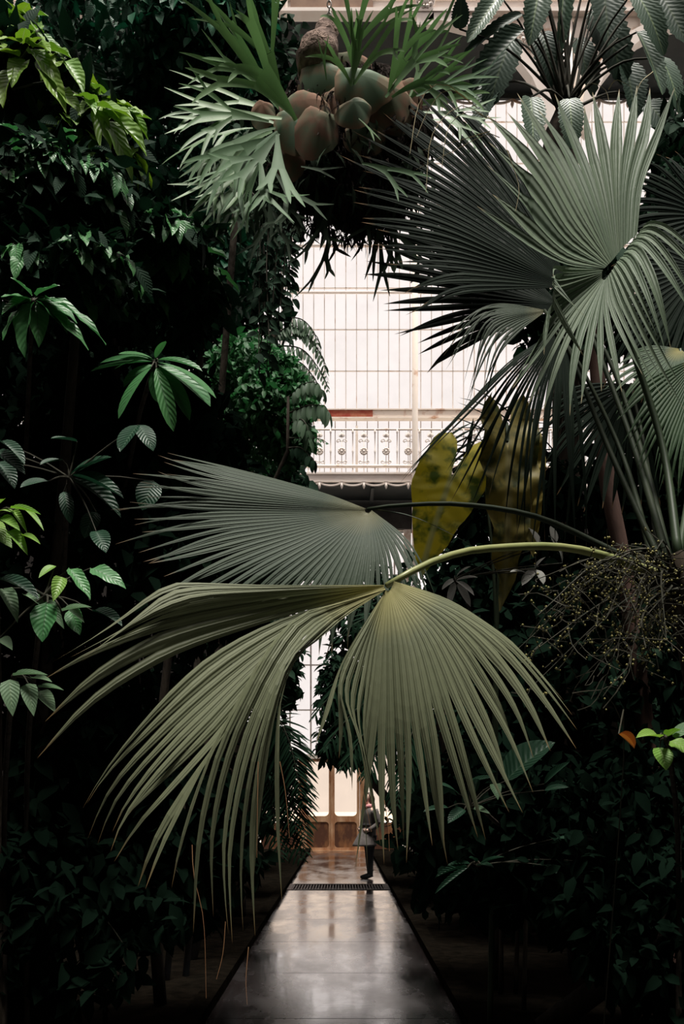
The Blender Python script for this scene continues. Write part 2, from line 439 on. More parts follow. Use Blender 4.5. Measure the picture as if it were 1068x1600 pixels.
# ---- gallery
ZF0, ZF1 = zat(753, DG), zat(741, DG)
ga = thing('gallery', 'iron walkway gallery with cream fascia and scalloped fringe', 'gallery', (0, DG, ZF0))
MB().box((0, DG + .95, ZF0 + .06), (21.8, 1.75, .1)).build('deck', M['soffit'], ga)
MB().box((0, DG, (ZF0 + ZF1) / 2), (21.8, .1, ZF1 - ZF0)).build('fascia', M['cream'], ga)
MB().box((0, DG - .06, ZF1), (21.8, .12, .05)).box((0, DG - .05, ZF0 - .0), (21.8, .08, .03)).build('moulding', M['cream'], ga)['kind'] = 'stuff'
b = MB()
for i in range(12): b.box((-9.9 + i * 1.8, DG + .95, ZF0 - .08), (.1, 1.7, .16))
b.build('joists', M['soffit'], ga)['kind'] = 'stuff'
UW = px(34.6, DG)
sm = MB()
pts = [(-UW / 2 + UW * k / 10, 0, -.10 * (1 - (2 * k / 10 - 1) ** 2) ** .7) for k in range(11)]
sm.tube(pts, .022, 5).tube([(a, 0, c_ + .03) for a, _, c_ in pts], .012, 4)
sm.tube([(-UW / 2, 0, .0), (-UW / 2, 0, -.10), (-UW / 2, 0, -.15), (-UW / 2, 0, -.2)], [.02, .045, .03, .004], 6)
scal = sm.mesh('scallop', M['cream'], True)
xu0 = xat(440 + 333 / 3.56, DG)
for i in range(-9, 20):
    x = xu0 + i * UW
    if -5.2 < x < 8.5: add('scallop', scal, ga, Matrix.Translation((x + UW / 2, DG - .06, ZF0 - .03)))

rl = thing('balustrade', 'cream cast-iron railing with rosettes and palmettes along the gallery', 'railing', (0, DG - .02, ZF1))
ZR = zat(671.5, DG); ZB = zat(729, DG); yr = DG - .02
MB().tube([(-10.8, yr, ZR), (10.8, yr, ZR)], .028, 8).build('top_rail', M['cream_rust'], rl, True)
MB().tube([(-10.8, yr, ZB), (10.8, yr, ZB)], .05, 8).build('bottom_rail', M['cream_rust'], rl, True)
hh = ZR - ZF1
bal = MB().tube([(0, 0, 0), (0, 0, .08), (0, 0, .1), (0, 0, hh * .5 - .05), (0, 0, hh * .5), (0, 0, hh * .5 + .05), (0, 0, hh - .12), (0, 0, hh - .1), (0, 0, hh)],
                [.03, .03, .022, .02, .035, .02, .02, .032, .032], 6).mesh('baluster', M['cream'], True)
# rosette
rm = MB(); rr = .105
rm.tube([(0, -.025, 0), (0, .015, 0)], rr * .45, 10)
for k in range(10):
    a = 2 * PI * k / 10
    rm.tube([(math.cos(a) * rr * .5, 0, math.sin(a) * rr * .5), (math.cos(a) * rr * .8, -.015, math.sin(a) * rr * .8), (math.cos(a) * rr, 0, math.sin(a) * rr)], [.02, .03, .01], 5)
rm.tube([(math.cos(2 * PI * k / 16) * rr, 0, math.sin(2 * PI * k / 16) * rr) for k in range(17)], .013, 5, False)
ros = rm.mesh('rosette', M['cream'], True)
pmh = MB()
for k in range(-3, 4):
    a = k * .36; L_ = .17 - abs(k) * .018
    pmh.tube([(0, 0, -.05), (math.sin(a) * L_ * .5, -.01, math.cos(a) * L_ * .5 - .05), (math.sin(a) * L_, 0, math.cos(a) * L_ - .05 )], [.012, .026, .006], 5)
pal = pmh.mesh('palmette', M['cream'], True)
def curl(sx, up):
    o = []
    for k in range(15):
        a = k / 14 * 1.6 * PI; r = .075 * (1 - k / 20)
        o.append((sx * (.10 + -math.cos(a) * r), 0, up * (math.sin(a) * r)))
    return o
scr = MB()
for sx in (-1, 1): scr.tube(curl(sx, 1), .013, 5)
scr.tube([(-.16, 0, .0), (.16, 0, .0)], .012, 5)
scm = scr.mesh('scroll', M['cream'], True)
rod = MB().tube([(0, 0, 0), (0, 0, hh)], .012, 5).mesh('rod', M['cream'], True)
for i in range(-9, 20):
    x = xu0 + i * UW
    if not -5.2 < x < 8.5: continue
    add('baluster', bal, rl, Matrix.Translation((x + UW / 2, yr, ZF1)))
    add('rod', rod, rl, Matrix.Translation((x, yr, ZF1)))
    add('rosette', ros, rl, Matrix.Translation((x, yr, zat(705.5, DG))))
    add('palmette', pal, rl, Matrix.Translation((x, yr, zat(681, DG))))
    add('scroll', scm, rl, Matrix.Translation((x, yr, zat(690, DG))))
    add('scroll', scm, rl, Matrix.Translation((x, yr, zat(721.5, DG))) @ Matrix.Rotation(PI, 4, 'Y'))
MB().box((xat(557, DG + .25), DG + .25, (ZR + ZF1) / 2 + .05), (.07, .07, hh + .3)).build('stanchion', M['cream_rust'], rl)

# ---- lower end wall: tall glass on both sides of the door
w2 = MB()
DXC = xat(518, DW)
for s in (-1, 1): w2.box((DXC + s * 2.35, DW, 5.0), (.22, .2, 10))
w2.box((DXC, DW, 2.95), (4.6, .22, .14))
window2 = struct('window_2', w2.build('window_2', M['cream_rust']))
vb = MB().box((0, 0, 0), (.05, .07, 7)).mesh('glazing_bar', M['bar'], False)
pm = MB().box((0, 0, 0), (.60, .006, 1.38)).mesh('pane', M['glass'], False)
for i in range(8):
    if i: add('glazing_bar', vb, window2, Matrix.Translation((DXC - 2.6 + i * .65, DW, 6.5)))
for j in range(6): MB().box((DXC, DW, 3.0 + j * 1.4), (4.6, .05, .04)).build('glazing_bar', M['bar'], window2)
for i in range(8):
    for j in range(5): add('pane', pm, window2, Matrix.Translation((DXC - 2.275 + i * .65, DW, 3.7 + j * 1.4)))
sb = MB().box((0, 0, 0), (1.2, .1, .9)).mesh('dado_panel', M['rust_panel'], False)
sg = MB().box((0, 0, 0), (1.16, .006, 1.95)).mesh('pane', M['door_glass'], False)
for s in (-1, 1):
    add('dado_panel', sb, window2, Matrix.Translation((DXC + s * 1.60, DW, .45)))
    add('pane', sg, window2, Matrix.Translation((DXC + s * 1.60, DW, 1.9)))
# double door: rusty frame, rounded glass openings above, recessed panels below
LWd, LHd = .86, 2.85
def rrect(x0, x1, za, zb, r, n=4):
    o = []
    for cx_, cz_, a0 in ((x1 - r, zb - r, 0), (x0 + r, zb - r, PI / 2), (x0 + r, za + r, PI), (x1 - r, za + r, 1.5 * PI)):
        for k in range(n + 1): o.append((cx_ + r * math.cos(a0 + k * PI / 2 / n), cz_ + r * math.sin(a0 + k * PI / 2 / n)))
    return o
def leaf_frame():
    b = MB(); y0, y1 = -.035, .035
    # band between outer rectangle and rounded openings, upper and lower
    for za, zb, oa, ob in ((.0, .98, .08, .88), (.98, LHd, 1.06, LHd - .1)):
        inner = rrect(-LWd / 2 + .085, LWd / 2 - .085, oa, ob, .13 if za > .5 else .1)
        outer = []
        for (x, z) in inner:
            cx_, cz_ = 0, (oa + ob) / 2
            hx, hz = LWd / 2, 0
            # push to nearest outer rectangle side
            tx = (LWd / 2) / abs(x) if abs(x) > 1e-6 else 1e9
            dz = z - cz_
            tz = (((zb if dz > 0 else za) - cz_) / dz) if abs(dz) > 1e-6 else 1e9
            s_ = min(tx, tz); outer.append((x * s_, cz_ + dz * s_))
        # corners exact
        for q in ((LWd / 2, zb), (-LWd / 2, zb), (-LWd / 2, za), (LWd / 2, za)):
            j = min(range(len(outer)), key=lambda n_: (outer[n_][0] - q[0]) ** 2 + (outer[n_][1] - q[1]) ** 2)
            outer[j] = q
        n_ = len(inner); base = len(b.v)
        for y in (y0, y1):
            for x, z in outer: b.vert((x, y, z))
            for x, z in inner: b.vert((x, y, z))
        for i in range(n_):
            j = (i + 1) % n_
            b.f.append((base + i, base + j, base + n_ + j, base + n_ + i))
            o2 = base + 2 * n_
            b.f.append((o2 + j, o2 + i, o2 + n_ + i, o2 + n_ + j))
            b.f.append((base + n_ + i, base + n_ + j, o2 + n_ + j, o2 + n_ + i))
            b.f.append((base + j, base + i, o2 + i, o2 + j))
    return b.mesh('door_leaf', M['rust_door'], False)
lf = leaf_frame()
door = struct('door_1', MB().box((DXC - .95, DW - .02, 1.45), (.16, .16, 2.9)).box((DXC + .95, DW - .02, 1.45), (.16, .16, 2.9)).box((DXC, DW - .02, .015), (2.05, .3, .05)).build('door_1', M['rust_door']))
lp = MB().prism(rrect(-LWd / 2 + .07, LWd / 2 - .07, .07, .9, .09), -.012, .012).mesh('lower_panel', M['rust_panel'], False)
lg = MB().prism(rrect(-LWd / 2 + .07, LWd / 2 - .07, 1.05, LHd - .08, .12), -.004, .004).mesh('pane', M['door_glass'], False)
ms = MB().box((0, -.05, .5), (.05, .05, .7)).mesh('cover_strip', M['rust_door'], False)
for s in (-1, 1):
    T = Matrix.Translation((DXC + s * (LWd / 2 + .005), DW - .03, .04))
    o = add('door_leaf', lf, door, T)
    add('lower_panel', lp, o, T); add('pane', lg, o, T)
MB().box((DXC, DW - .09, 1.45), (.06, .05, 2.8)).build('meeting_strip', M['rust_door'], door)

# ---- arcade beam high up, with arch brackets
yb = DB; ZB0, ZB1 = zat(28, DB), zat(-30, DB)
ab = thing('arcade_beam', 'cream ornamental iron beam with rosettes at the top of the picture', 'beam', (0, yb, ZB0))
MB().box((0, yb, (ZB0 + ZB1) / 2), (21.6, .2, ZB1 - ZB0)).build('web', M['cream'], ab)
MB().box((0, yb - .14, ZB0 + .03), (21.6, .1, .07)).build('lower_moulding', M['cream'], ab)
MB().box((0, yb - .12, zat(6, DB)), (21.6, .05, .05)).build('upper_moulding', M['cream'], ab)
tag(MB().box((xat(518, DB), yb - .13, (zat(24, DB) + ZB1) / 2), (px(128, DB), .04, ZB1 - zat(24, DB))).build('grimed_panel', M['brown_iron'], ab), 'brown grimed panel')
MB().box((xat(448, DB), yb - .14, (ZB0 + ZB1) / 2), (.05, .06, ZB1 - ZB0)).build('pilaster_strip', M['cream_rust'], ab)
ss = MB().box((0, yb + 1.15, ZB0 + .12), (21.6, 2.2, .12)); ss.build('soffit', M['soffit'], ab)
ybf = yb + 2.25
MB().box((0, ybf, ZB0 + .1), (21.6, .08, .3)).build('rear_fascia', M['soffit'], ab)
scd = bpy.data.meshes.new_from_object(add('scallop', scal, ab, Matrix.Translation((0, ybf, ZB0 - .05)))); scd.materials.clear(); scd.materials.append(M['bar'])
for i in range(14): add('scallop', scd, ab, Matrix.Translation((.9 + i * UW, ybf, ZB0 - .05)))
for xx in (663, 1010):
    T = Matrix.Translation((xat(xx, DB), yb - .17, zat(12, DB))) @ Matrix.Scale(1.7, 4)
    MB().box((xat(xx, DB), yb - .13, zat(24, DB)), (.34, .06, .62)).build('rosette_block', M['cream'], ab)
    add('rosette', ros, ab, T)
# arch brackets springing from a column
XCOL = xat(884, DB)
for s, nm in ((-1, 'arch_bracket'), (1, 'arch_bracket')):
    ctl = [(-218, 40), (-190, 42), (-150, 52), (-112, 72), (-80, 98), (-55, 130), (-38, 170), (-30, 215)]
    inner = [(XCOL + -s * px(a_, DB) , zat(c_, DB)) for a_, c_ in ctl]
    outer = [(XCOL + -s * px(a_ + 7 - i * 0 + 6, DB), zat(c_ - 15, DB)) for i, (a_, c_) in enumerate(ctl)]
    b = MB()
    b.prism(inner + outer[::-1], yb - .16, yb + .10)
    b.build(nm, M['cream'], ab)
    sp = MB().prism(outer + [(XCOL + -s * px(-12, DB), zat(210, DB)), (XCOL + -s * px(-12, DB), zat(27, DB))], yb - .03, yb + .03)
    sp.build('spandrel', M['cream_rust'], ab)
    add('rosette', ros, ab, Matrix.Translation((XCOL + -s * px(-60, DB), yb - .1, zat(62, DB))) @ Matrix.Scale(1.9, 4))
ac = thing('column', 'cream column under the arch bracket behind the tall scalloped-leaf plant', 'column', (XCOL, yb, 0))
MB().tube([(XCOL, yb, .1), (XCOL, yb, zat(20, DB))], .13, 12).build('shaft', M['cream'], ac, True)
MB().tube([(XCOL, yb, zat(225, DB)), (XCOL, yb, zat(212, DB)), (XCOL, yb, zat(205, DB))], [.15, .22, .17], 12).build('capital', M['cream'], ac, True)
MB().tube([(XCOL, yb, .06), (XCOL, yb, .6)], .2, 12).build('plinth', M['cream'], ac, True)
# ================================================================ leaf shapes
def leafm(name, mat, a=.55, b=.9, rows=8, fold=.18, curl=.22, wav=0, lobes=0, lobe_d=0, cols=2, twist=0, asp=.5):
    nrm = max((k / 200) ** a * (1 - k / 200) ** b for k in range(1, 200))
    s = MB(); R = []; U = []
    for i in range(rows + 1):
        v = i / rows
        w = .5 * max(v, 1e-4) ** a * (1 - v) ** b / nrm
        if lobes: w *= 1 - lobe_d * (0.5 - 0.5 * math.cos(2 * PI * lobes * v)) * (.3 + .7 * v)
        row = []; ur = []
        for j in range(-cols, cols + 1):
            u = j / cols
            z = fold * 1.3 * asp * abs(u) * w - curl * v * v + wav * math.sin(v * 14 + j) * abs(u) * .03
            row.append((u * w, v, z + twist * u * v * w)); ur.append((.5 + u * .5, v))
        R.append(row); U.append(ur)
    s.grid(R, U)
    return s.mesh(name, mat, True)

def LM(base, tip, nrm, width):
    y = tip - base; L = y.length; yh = y / L
    z = nrm - yh * nrm.dot(yh)
    if z.length < 1e-3: z = Vector((0, -1, .2)) - yh * Vector((0, -1, .2)).dot(yh)
    z.normalize(); x = yh.cross(z)
    m = Matrix((( x.x * width, yh.x * L, z.x * L, base.x), (x.y * width, yh.y * L, z.y * L, base.y), (x.z * width, yh.z * L, z.z * L, base.z), (0, 0, 0, 1)))
    return m

def E(root, mesh, bp, tp, wpx, D, Dt=None, nrm=None, name='leaf'):
    """one leaf from photo position bp (base) to tp (tip) at its own distance"""
    Dt = D - .06 if Dt is None else Dt
    return add(name, mesh if not isinstance(mesh, list) else random.choice(mesh), root,
               LM(P(bp[0], bp[1], D), P(tp[0], tp[1], Dt), (nrm or Vector((0, -.6, .8))) + rv(.15), px(wpx, D)))

def fam(name, mat, **kw):
    return [leafm(name, mat, curl=c_, fold=f_, **kw) for c_, f_ in ((.12, .3), (.3, .15), (.22, .45))]

LV = {
    'vineb': fam('climber_leaf', M['vineb'], a=.5, b=.8, wav=1),
    'vined': fam('climber_leaf', M['vined'], a=.5, b=.85, wav=1),
    'ivy': fam('ivy_leaf', M['ivy'], a=.4, b=.85, rows=6),
    'dark': fam('shade_leaf', M['darkleaf'], a=.55, b=.8, rows=6),
    'night': fam('shade_leaf', M['shadetone_leaf'], a=.55, b=.8, rows=6),
    'long': fam('long_leaf', M['vined'], a=.75, b=.6, rows=10, asp=.25),
    'quilt': fam('quilted_leaf', M['quilt'], a=.6, b=.75, rows=10),
    'pale': fam('pale_leaf', M['pale'], a=.4, b=.95, rows=8),
    'lime': fam('lime_leaf', M['lime'], a=.5, b=.9, rows=8),
    'tree': fam('tree_leaf', M['tree'], a=.6, b=.7, rows=5, cols=1),
    'pinn': fam('leaflet', M['pinn'], a=.5, b=.5, rows=6, asp=.33),
    'philo': fam('scalloped_leaf', M['philo'], a=.35, b=.5, rows=44, lobes=11, lobe_d=.22),
    'philod': fam('scalloped_leaf', M['philod'], a=.4, b=.55, rows=44, lobes=11, lobe_d=.22),
    'silver': fam('pale_grey_leaf', M['silverleaf'], a=.6, b=.7, rows=6),
}

def stuff_mesh(name, mat, pos, d, n, L, W):
    """many small four-triangle leaves in one mesh"""
    k = len(pos)
    d = d / np.linalg.norm(d, axis=1, keepdims=True)
    n = n - d * (n * d).sum(1, keepdims=True); n /= np.linalg.norm(n, axis=1, keepdims=True) + 1e-9
    x = np.cross(d, n)
    L = L[:, None]; W = W[:, None]
    a_ = pos + d * L * .30; b_ = pos + d * L * .64 - n * L * .05
    V = np.stack([pos, a_ + x * W * .46 + n * W * .12, a_, a_ - x * W * .46 + n * W * .12, b_ + x * W * .40 + n * W * .10, b_, b_ - x * W * .40 + n * W * .10, pos + d * L - n * L * .18], 1).reshape(-1, 3)
    o = (np.arange(k) * 8)[:, None]
    T = np.concatenate([o + np.array([q_]) for q_ in ([0, 1, 2], [0, 2, 3], [1, 4, 5], [1, 5, 2], [2, 5, 6], [2, 6, 3], [4, 7, 5], [5, 7, 6])], 0)
    m = bpy.data.meshes.new(name)
    m.vertices.add(len(V)); m.vertices.foreach_set('co', V.astype(np.float32).ravel())
    m.loops.add(T.size); m.loops.foreach_set('vertex_index', T.astype(np.int32).ravel())
    m.polygons.add(len(T)); m.polygons.foreach_set('loop_start', (np.arange(len(T)) * 3).astype(np.int32))
    uvb = np.tile(np.array([[.5, 0], [1, .3], [.5, .3], [0, .3], [1, .64], [.5, .64], [0, .64], [.5, 1]], dtype=np.float32), (k, 1))
    m.update(calc_edges=True)
    ul = m.uv_layers.new(name='UVMap'); ul.data.foreach_set('uv', uvb[T.ravel()].ravel())
    m.polygons.foreach_set('use_smooth', np.ones(len(T), dtype=bool))
    m.materials.append(mat); m.validate(); m.update()
    return m

def stuff(name, mat, blobs, n, size, parent, aspect=.5, droop=.6, shell=.5):
    """blobs: (centre, (rx, ry, rz), weight)"""
    w = np.array([b[2] for b in blobs], float); w /= w.sum()
    ps = []
    for b, k in zip(blobs, (w * n).astype(int)):
        u = rng.normal(size=(k, 3)); u /= np.linalg.norm(u, axis=1, keepdims=True)
        r = shell + (1 - shell) * rng.random((k, 1)) ** .5
        lump = 1 + .16 * np.sin(u[:, :1] * 7 + b[0].x * 3) * np.sin(u[:, 2:] * 6 + b[0].z * 2)
        ps.append(np.array(b[0]) + u * r * lump * np.array(b[1]))
    pos = np.concatenate(ps); k = len(pos)
    pos[:, 2] = np.maximum(pos[:, 2], .15)
    d = rng.normal(size=(k, 3)) * .7 + np.array([0, -.25, -droop])
    nn = rng.normal(size=(k, 3)) * .5 + np.array([0, -.35, .8])
    L = size * rng.uniform(.6, 1.25, k)
    o = add(name, stuff_mesh(name, mat, pos, d, nn, L, L * aspect), parent)
    o['kind'] = 'stuff'
    return o

def leafy(name, label, cat, base, blobs, meshes, size, ntw, per, nstuff, smat, aspect=.5, droop=.5, trunk_r=.05, group=None, ssize=None, bend=.3, limit=300, trunk='bark', shell=.4):
    base = Vector(base)
    root = thing(name, label, cat, base, group)
    tr = MB(); br = MB()
    cz = sorted([b[0] for b in blobs], key=lambda c_: c_.z)
    path = [base] + [Vector((c_.x, c_.y + .15, c_.z)) for c_ in cz]
    pp = spline(path, 14)
    tr.tube(pp, [trunk_r * (1 - .6 * i / 13) for i in range(14)], 7)
    tr.build('stem', M[trunk], root, True)
    n = 0
    ws = [b[2] for b in blobs]
    for q in range(ntw):
        c_, r_, _ = random.choices(blobs, ws)[0]
        u = Vector((random.gauss(0, 1), -abs(random.gauss(0, 1)) * 1.1 + .25, random.gauss(.1, .9))).normalized()
        R3 = lambda k: Vector((u.x * r_[0] * k, u.y * r_[1] * k, u.z * r_[2] * k))
        a = c_ + R3(.35) + rv(.1 * r_[0]); e = c_ + R3(random.uniform(.85, 1.08))
        m_ = (a + e) / 2 + Vector((0, 0, bend * (e - a).length))
        tw = spline([a, m_, e], 8)
        br.tube(tw, [.006 * (1 + 4 * size) * (1 - .8 * i / 7) for i in range(8)], 4)
        for i in range(per):
            if n >= limit: break
            t = .3 + .7 * (i + 1) / per
            f_ = t * 7; j = min(6, int(f_)); p = tw[j].lerp(tw[j + 1], f_ - j)
            tan = (tw[j + 1] - tw[j]).normalized()
            side = tan.cross(Vector((0, 0, 1)))
            side = side.normalized() if side.length > .05 else Vector((1, 0, 0))
            d = tan * (.5 if i < per - 1 else 1.2) + side * (.85 if i % 2 else -.85) * (1 if i < per - 1 else .1) + Vector((0, -.15, -droop)) + rv(.3)
            L = size * random.uniform(.7, 1.2)
            nr = Vector((0, -.35, .8)) + (p - c_).normalized() * .35 + rv(.35)
            add('leaf', random.choice(meshes), root, LM(p, p + d.normalized() * L, nr, L * aspect * random.uniform(.85, 1.15)))
            n += 1
    br.build('twigs', M['twig'], root)['kind'] = 'stuff'
    if nstuff: stuff('foliage', smat, blobs, nstuff, ssize or size, root, aspect, shell=shell)
    return root

# ================================================================ fan palms
def fan_leaf(root, guides, breaks, segs, mat, hast, petiole, pet_r, pet_mat, pleat=.16, jit=.05, split=.5, splits=None, seed=1, M_=15, tipdrop=.0, maxw=.09, name='fan_leaf'):
    """guides: curves from the hastula outwards; the pleated blade runs through them and frays into segments"""
    rnd = random.Random(seed)
    C = [spline(g, M_) for g in guides]
    pp = spline(petiole, 16)
    leaf = MB().tube(pp, [pet_r * (1.25 - .6 * i / 15) for i in range(16)], 8).build(name, M[pet_mat], root, True)
    K = len(C)
    def curve(u, lo, hi):
        i = min(int(u), hi - 1); t = u - i
        g = lambda k: C[min(max(k, lo), hi)]
        return [crom(a, b, c_, d, t) for a, b, c_, d in zip(g(i - 1), g(i), g(i + 1), g(i + 2))]
    spans = []; st = 0
    for b in list(breaks) + [K - 1]:
        spans.append((st, b)); st = b + 1
    tot = sum(b - a for a, b in spans)
    for a, b in spans:
        ns = max(1, round(segs * (b - a) / tot)) if b > a else 1
        for s_ in range(ns):
            if b > a:
                u0 = a + (b - a) * s_ / ns; u1 = a + (b - a) * (s_ + 1) / ns
                Lc, Cc, Rc = curve(u0, a, b), curve((u0 + u1) / 2, a, b), curve(u1, a, b)
            else:
                u0 = u1 = a
                Cc = C[a]; Lc = [p + Vector((-.012 * math.sin(PI * min(1, i / 9)), 0, .004)) for i, p in enumerate(Cc)]; Rc = [p + Vector((.012 * math.sin(PI * min(1, i / 9)), 0, -.004)) for i, p in enumerate(Cc)]
            um = (u0 + u1) / 2
            if splits:
                i = min(int(um), K - 2); ts = splits[i] * (1 - (um - i)) + splits[i + 1] * (um - i)
            else: ts = split
            ts = min(.9, max(.05, ts + rnd.uniform(-.05, .05)))
            ln = rnd.uniform(.90, 1.0)
            J = Vector((rnd.uniform(-1, 1), rnd.uniform(-1, 1), rnd.uniform(-1, .6))) * jit
            mb = MB(); rows = []; uvs = []
            nr = M_ + 3
            def at(cv, t):
                f_ = t * (M_ - 1); j = min(M_ - 2, int(f_)); return cv[j].lerp(cv[j + 1], f_ - j)
            prevn = None
            for r in range(nr):
                t = (r / (nr - 1)) * ln
                l, c_, rr_ = at(Lc, t), at(Cc, t), at(Rc, t)
                tan = at(Cc, min(1, t + .05)) - at(Cc, max(0, t - .05))
                ac = rr_ - l; wdt = ac.length
                nn = tan.cross(ac)
                nn = nn.normalized() if nn.length > 1e-9 else Vector((0, -1, 0))
                if prevn is not None and nn.dot(prevn) < -.5: nn = -nn
                prevn = nn
                g = max(0, (t / ln - ts) / (1 - ts))
                sh = (1 - g) ** 1.2 * (1 + .7 * g)
                sh *= 1 - .12 * min(1, g * 8)
                if g > 0 and wdt > maxw: sh *= 1 + (maxw / wdt - 1) * min(1, g * 4)
                off = J * g ** 1.6 + Vector((0, 0, -tipdrop * g ** 2))
                l2 = c_ + (l - c_) * sh + off; r2 = c_ + (rr_ - c_) * sh + off
                c2 = c_ + off + nn * pleat * wdt * (1 - .5 * g) * sh
                rows.append([l2, c2, r2]); uvs.append([(0, t / ln), (.5, t / ln), (1, t / ln)])
            mb.grid(rows, uvs)
            add('leaf_segment', mb.mesh('leaf_segment', M[mat], False), leaf)
    return leaf

def G(*p):   # guide given by photo positions with distances
    return [P(*q) for q in p]

def fan_proc(root, hast, direc, nrm, R, ang, segs, mat, pet, pet_r, pet_mat, droop=.35, seed=1, **kw):
    d = Vector(direc).normalized(); n = Vector(nrm); n = (n - d * n.dot(d)).normalized(); s_ = n.cross(d)
    gs = []
    for k in range(9):
        a = math.radians(ang) * (k / 4 - 1)
        v = d * math.cos(a) + s_ * math.sin(a)
        L = R * (1 - .25 * abs(k / 4 - 1))
        gs.append([hast, hast + v * L * .35 + Vector((0, 0, -droop * L * .05)), hast + v * L * .7 + Vector((0, 0, -droop * L * .28)), hast + v * L * .92 + Vector((0, 0, -droop * L * .75))])
    return fan_leaf(root, gs, [], segs, mat, hast, pet, pet_r, pet_mat, seed=seed, **kw)

crown = P(1055, 905, 4.5)
palm = thing('fan_palm', 'large fan palm whose big pleated leaves reach across the path', 'palm', (crown.x + .95, crown.y + .35, .08))
tk = spline([(crown.x + .95, crown.y + .35, .05), (crown.x + .62, crown.y + .22, 1.1), (crown.x + .22, crown.y + .08, crown.z - .35), crown + Vector((0, 0, .12))], 22)
MB().tube(tk, [.20 + .012 * math.sin(i * 2.3) for i in range(15)] + [.195, .185, .17, .15, .12, .08, .03], 14).build('trunk', M['fibre'], palm, True)
for i in range(60):   # old leaf bases round the trunk
    a_ = i * 2.4; k_ = 20 - i * .3; j_ = int(k_); q_ = tk[j_].lerp(tk[min(21, j_ + 1)], k_ - j_)
    o_ = Vector((math.cos(a_), math.sin(a_), 0)); r_ = .17 if k_ < 17 else .10
    MB().tube([q_ + o_ * r_ * .9 - Vector((0, 0, .1)), q_ + o_ * (r_ + .015), q_ + o_ * (r_ + .045) + Vector((0, 0, .07)), q_ + o_ * (r_ + .06) + Vector((0, 0, .11))], [.045, .045, .03, .018], 6).build('leaf_base', M['fibre'], palm, True)
# A: the leaf in front
hA = P(604, 915, 3.5)
gA = [G((600, 914, 3.5), (420, 914, 3.42), (262, 911, 3.34), (226, 936, 3.30), (140, 1000, 3.22), (60, 1050, 3.2)),
      G((600, 915, 3.5), (430, 924, 3.42), (290, 938, 3.32), (180, 990, 3.22), (65, 1042, 3.18)),
      G((600, 916, 3.5), (430, 938, 3.44), (270, 968, 3.33), (150, 1015, 3.22), (60, 1068, 3.18)),
      G((600, 917, 3.5), (450, 962, 3.46), (300, 1012, 3.36), (222, 1052, 3.28), (145, 1108, 3.22), (78, 1195, 3.2)),
      G((600, 917, 3.5), (480, 953, 3.47), (398, 984, 3.41), (320, 1030, 3.34), (245, 1100, 3.26), (160, 1200, 3.2), (105, 1290, 3.2)),
      G((600, 918, 3.5), (485, 966, 3.46), (395, 1025, 3.38), (310, 1095, 3.3), (235, 1165, 3.24), (165, 1235, 3.2), (115, 1320, 3.2)),
      G((601, 919, 3.5), (490, 970, 3.45), (410, 1035, 3.37), (330, 1120, 3.28), (250, 1200, 3.22), (185, 1275, 3.2), (150, 1345, 3.2)),
      G((601, 920, 3.5), (490, 974, 3.44), (420, 1050, 3.34), (355, 1140, 3.26), (285, 1230, 3.2), (232, 1300, 3.18), (200, 1370, 3.18)),
      G((602, 921, 3.49), (525, 944, 3.4), (467, 962, 3.28), (420, 1015, 3.16), (378, 1090, 3.1), (337, 1170, 3.08), (303, 1300, 3.08), (290, 1450, 3.1)),
      G((602, 921, 3.49), (525, 952, 3.4), (478, 980, 3.27), (440, 1030, 3.16), (400, 1110, 3.1), (368, 1200, 3.08), (345, 1330, 3.08), (352, 1490, 3.1)),
      G((602, 922, 3.49), (530, 958, 3.4), (490, 992, 3.27), (450, 1032, 3.16), (428, 1095, 3.1), (400, 1200, 3.08), (385, 1330, 3.1), (388, 1510, 3.12)),
      G((602, 922, 3.49), (540, 962, 3.41), (500, 998, 3.3), (462, 1028, 3.2), (440, 1090, 3.14), (437, 1170, 3.12), (440, 1300, 3.14), (446, 1430, 3.16)),
      # right half
      G((603, 922, 3.5), (570, 972, 3.44), (535, 1030, 3.38), (500, 1100, 3.34), (468, 1165, 3.32)),
      G((603, 922, 3.5), (576, 976, 3.44), (548, 1030, 3.38), (534, 1080, 3.34), (555, 1150, 3.32), (565, 1240, 3.33)),
      G((604, 923, 3.5), (582, 985, 3.45), (566, 1060, 3.4), (560, 1120, 3.37), (580, 1190, 3.36), (600, 1270, 3.36)),
      G((605, 923, 3.5), (592, 1000, 3.45), (583, 1090, 3.41), (573, 1170, 3.4), (565, 1260, 3.4), (558, 1365, 3.4)),
      G((606, 923, 3.5), (607, 1000, 3.44), (609, 1100, 3.4), (610, 1190, 3.39), (602, 1345, 3.4)),
      G((608, 922, 3.5), (628, 1000, 3.43), (640, 1100, 3.38), (650, 1200, 3.37), (655, 1365, 3.38)),
      G((610, 921, 3.5), (648, 1000, 3.43), (672, 1100, 3.38), (692, 1190, 3.37), (716, 1335, 3.38)),
      G((611, 919, 3.5), (668, 992, 3.44), (710, 1090, 3.4), (746, 1185, 3.38), (786, 1295, 3.39)),
      G((612, 917, 3.5), (686, 982, 3.46), (742, 1070, 3.43), (785, 1150, 3.42), (820, 1250, 3.42)),
      G((613, 915, 3.5), (700, 968, 3.48), (770, 1045, 3.47), (815, 1110, 3.46), (850, 1190, 3.46)),
      G((614, 912, 3.5), (712, 952, 3.52), (790, 1005, 3.53), (850, 1070, 3.52), (915, 1155, 3.5)),
      G((615, 908, 3.5), (690, 932, 3.56), (745, 965, 3.6), (810, 1015, 3.62), (880, 1090, 3.6))]
spA = [.66, .66, .64, .62, .60, .66, .66, .62, .5, .5, .48, .42, .40, .36, .36, .52, .52, .5, .5, .48, .46, .5, .55, .6]
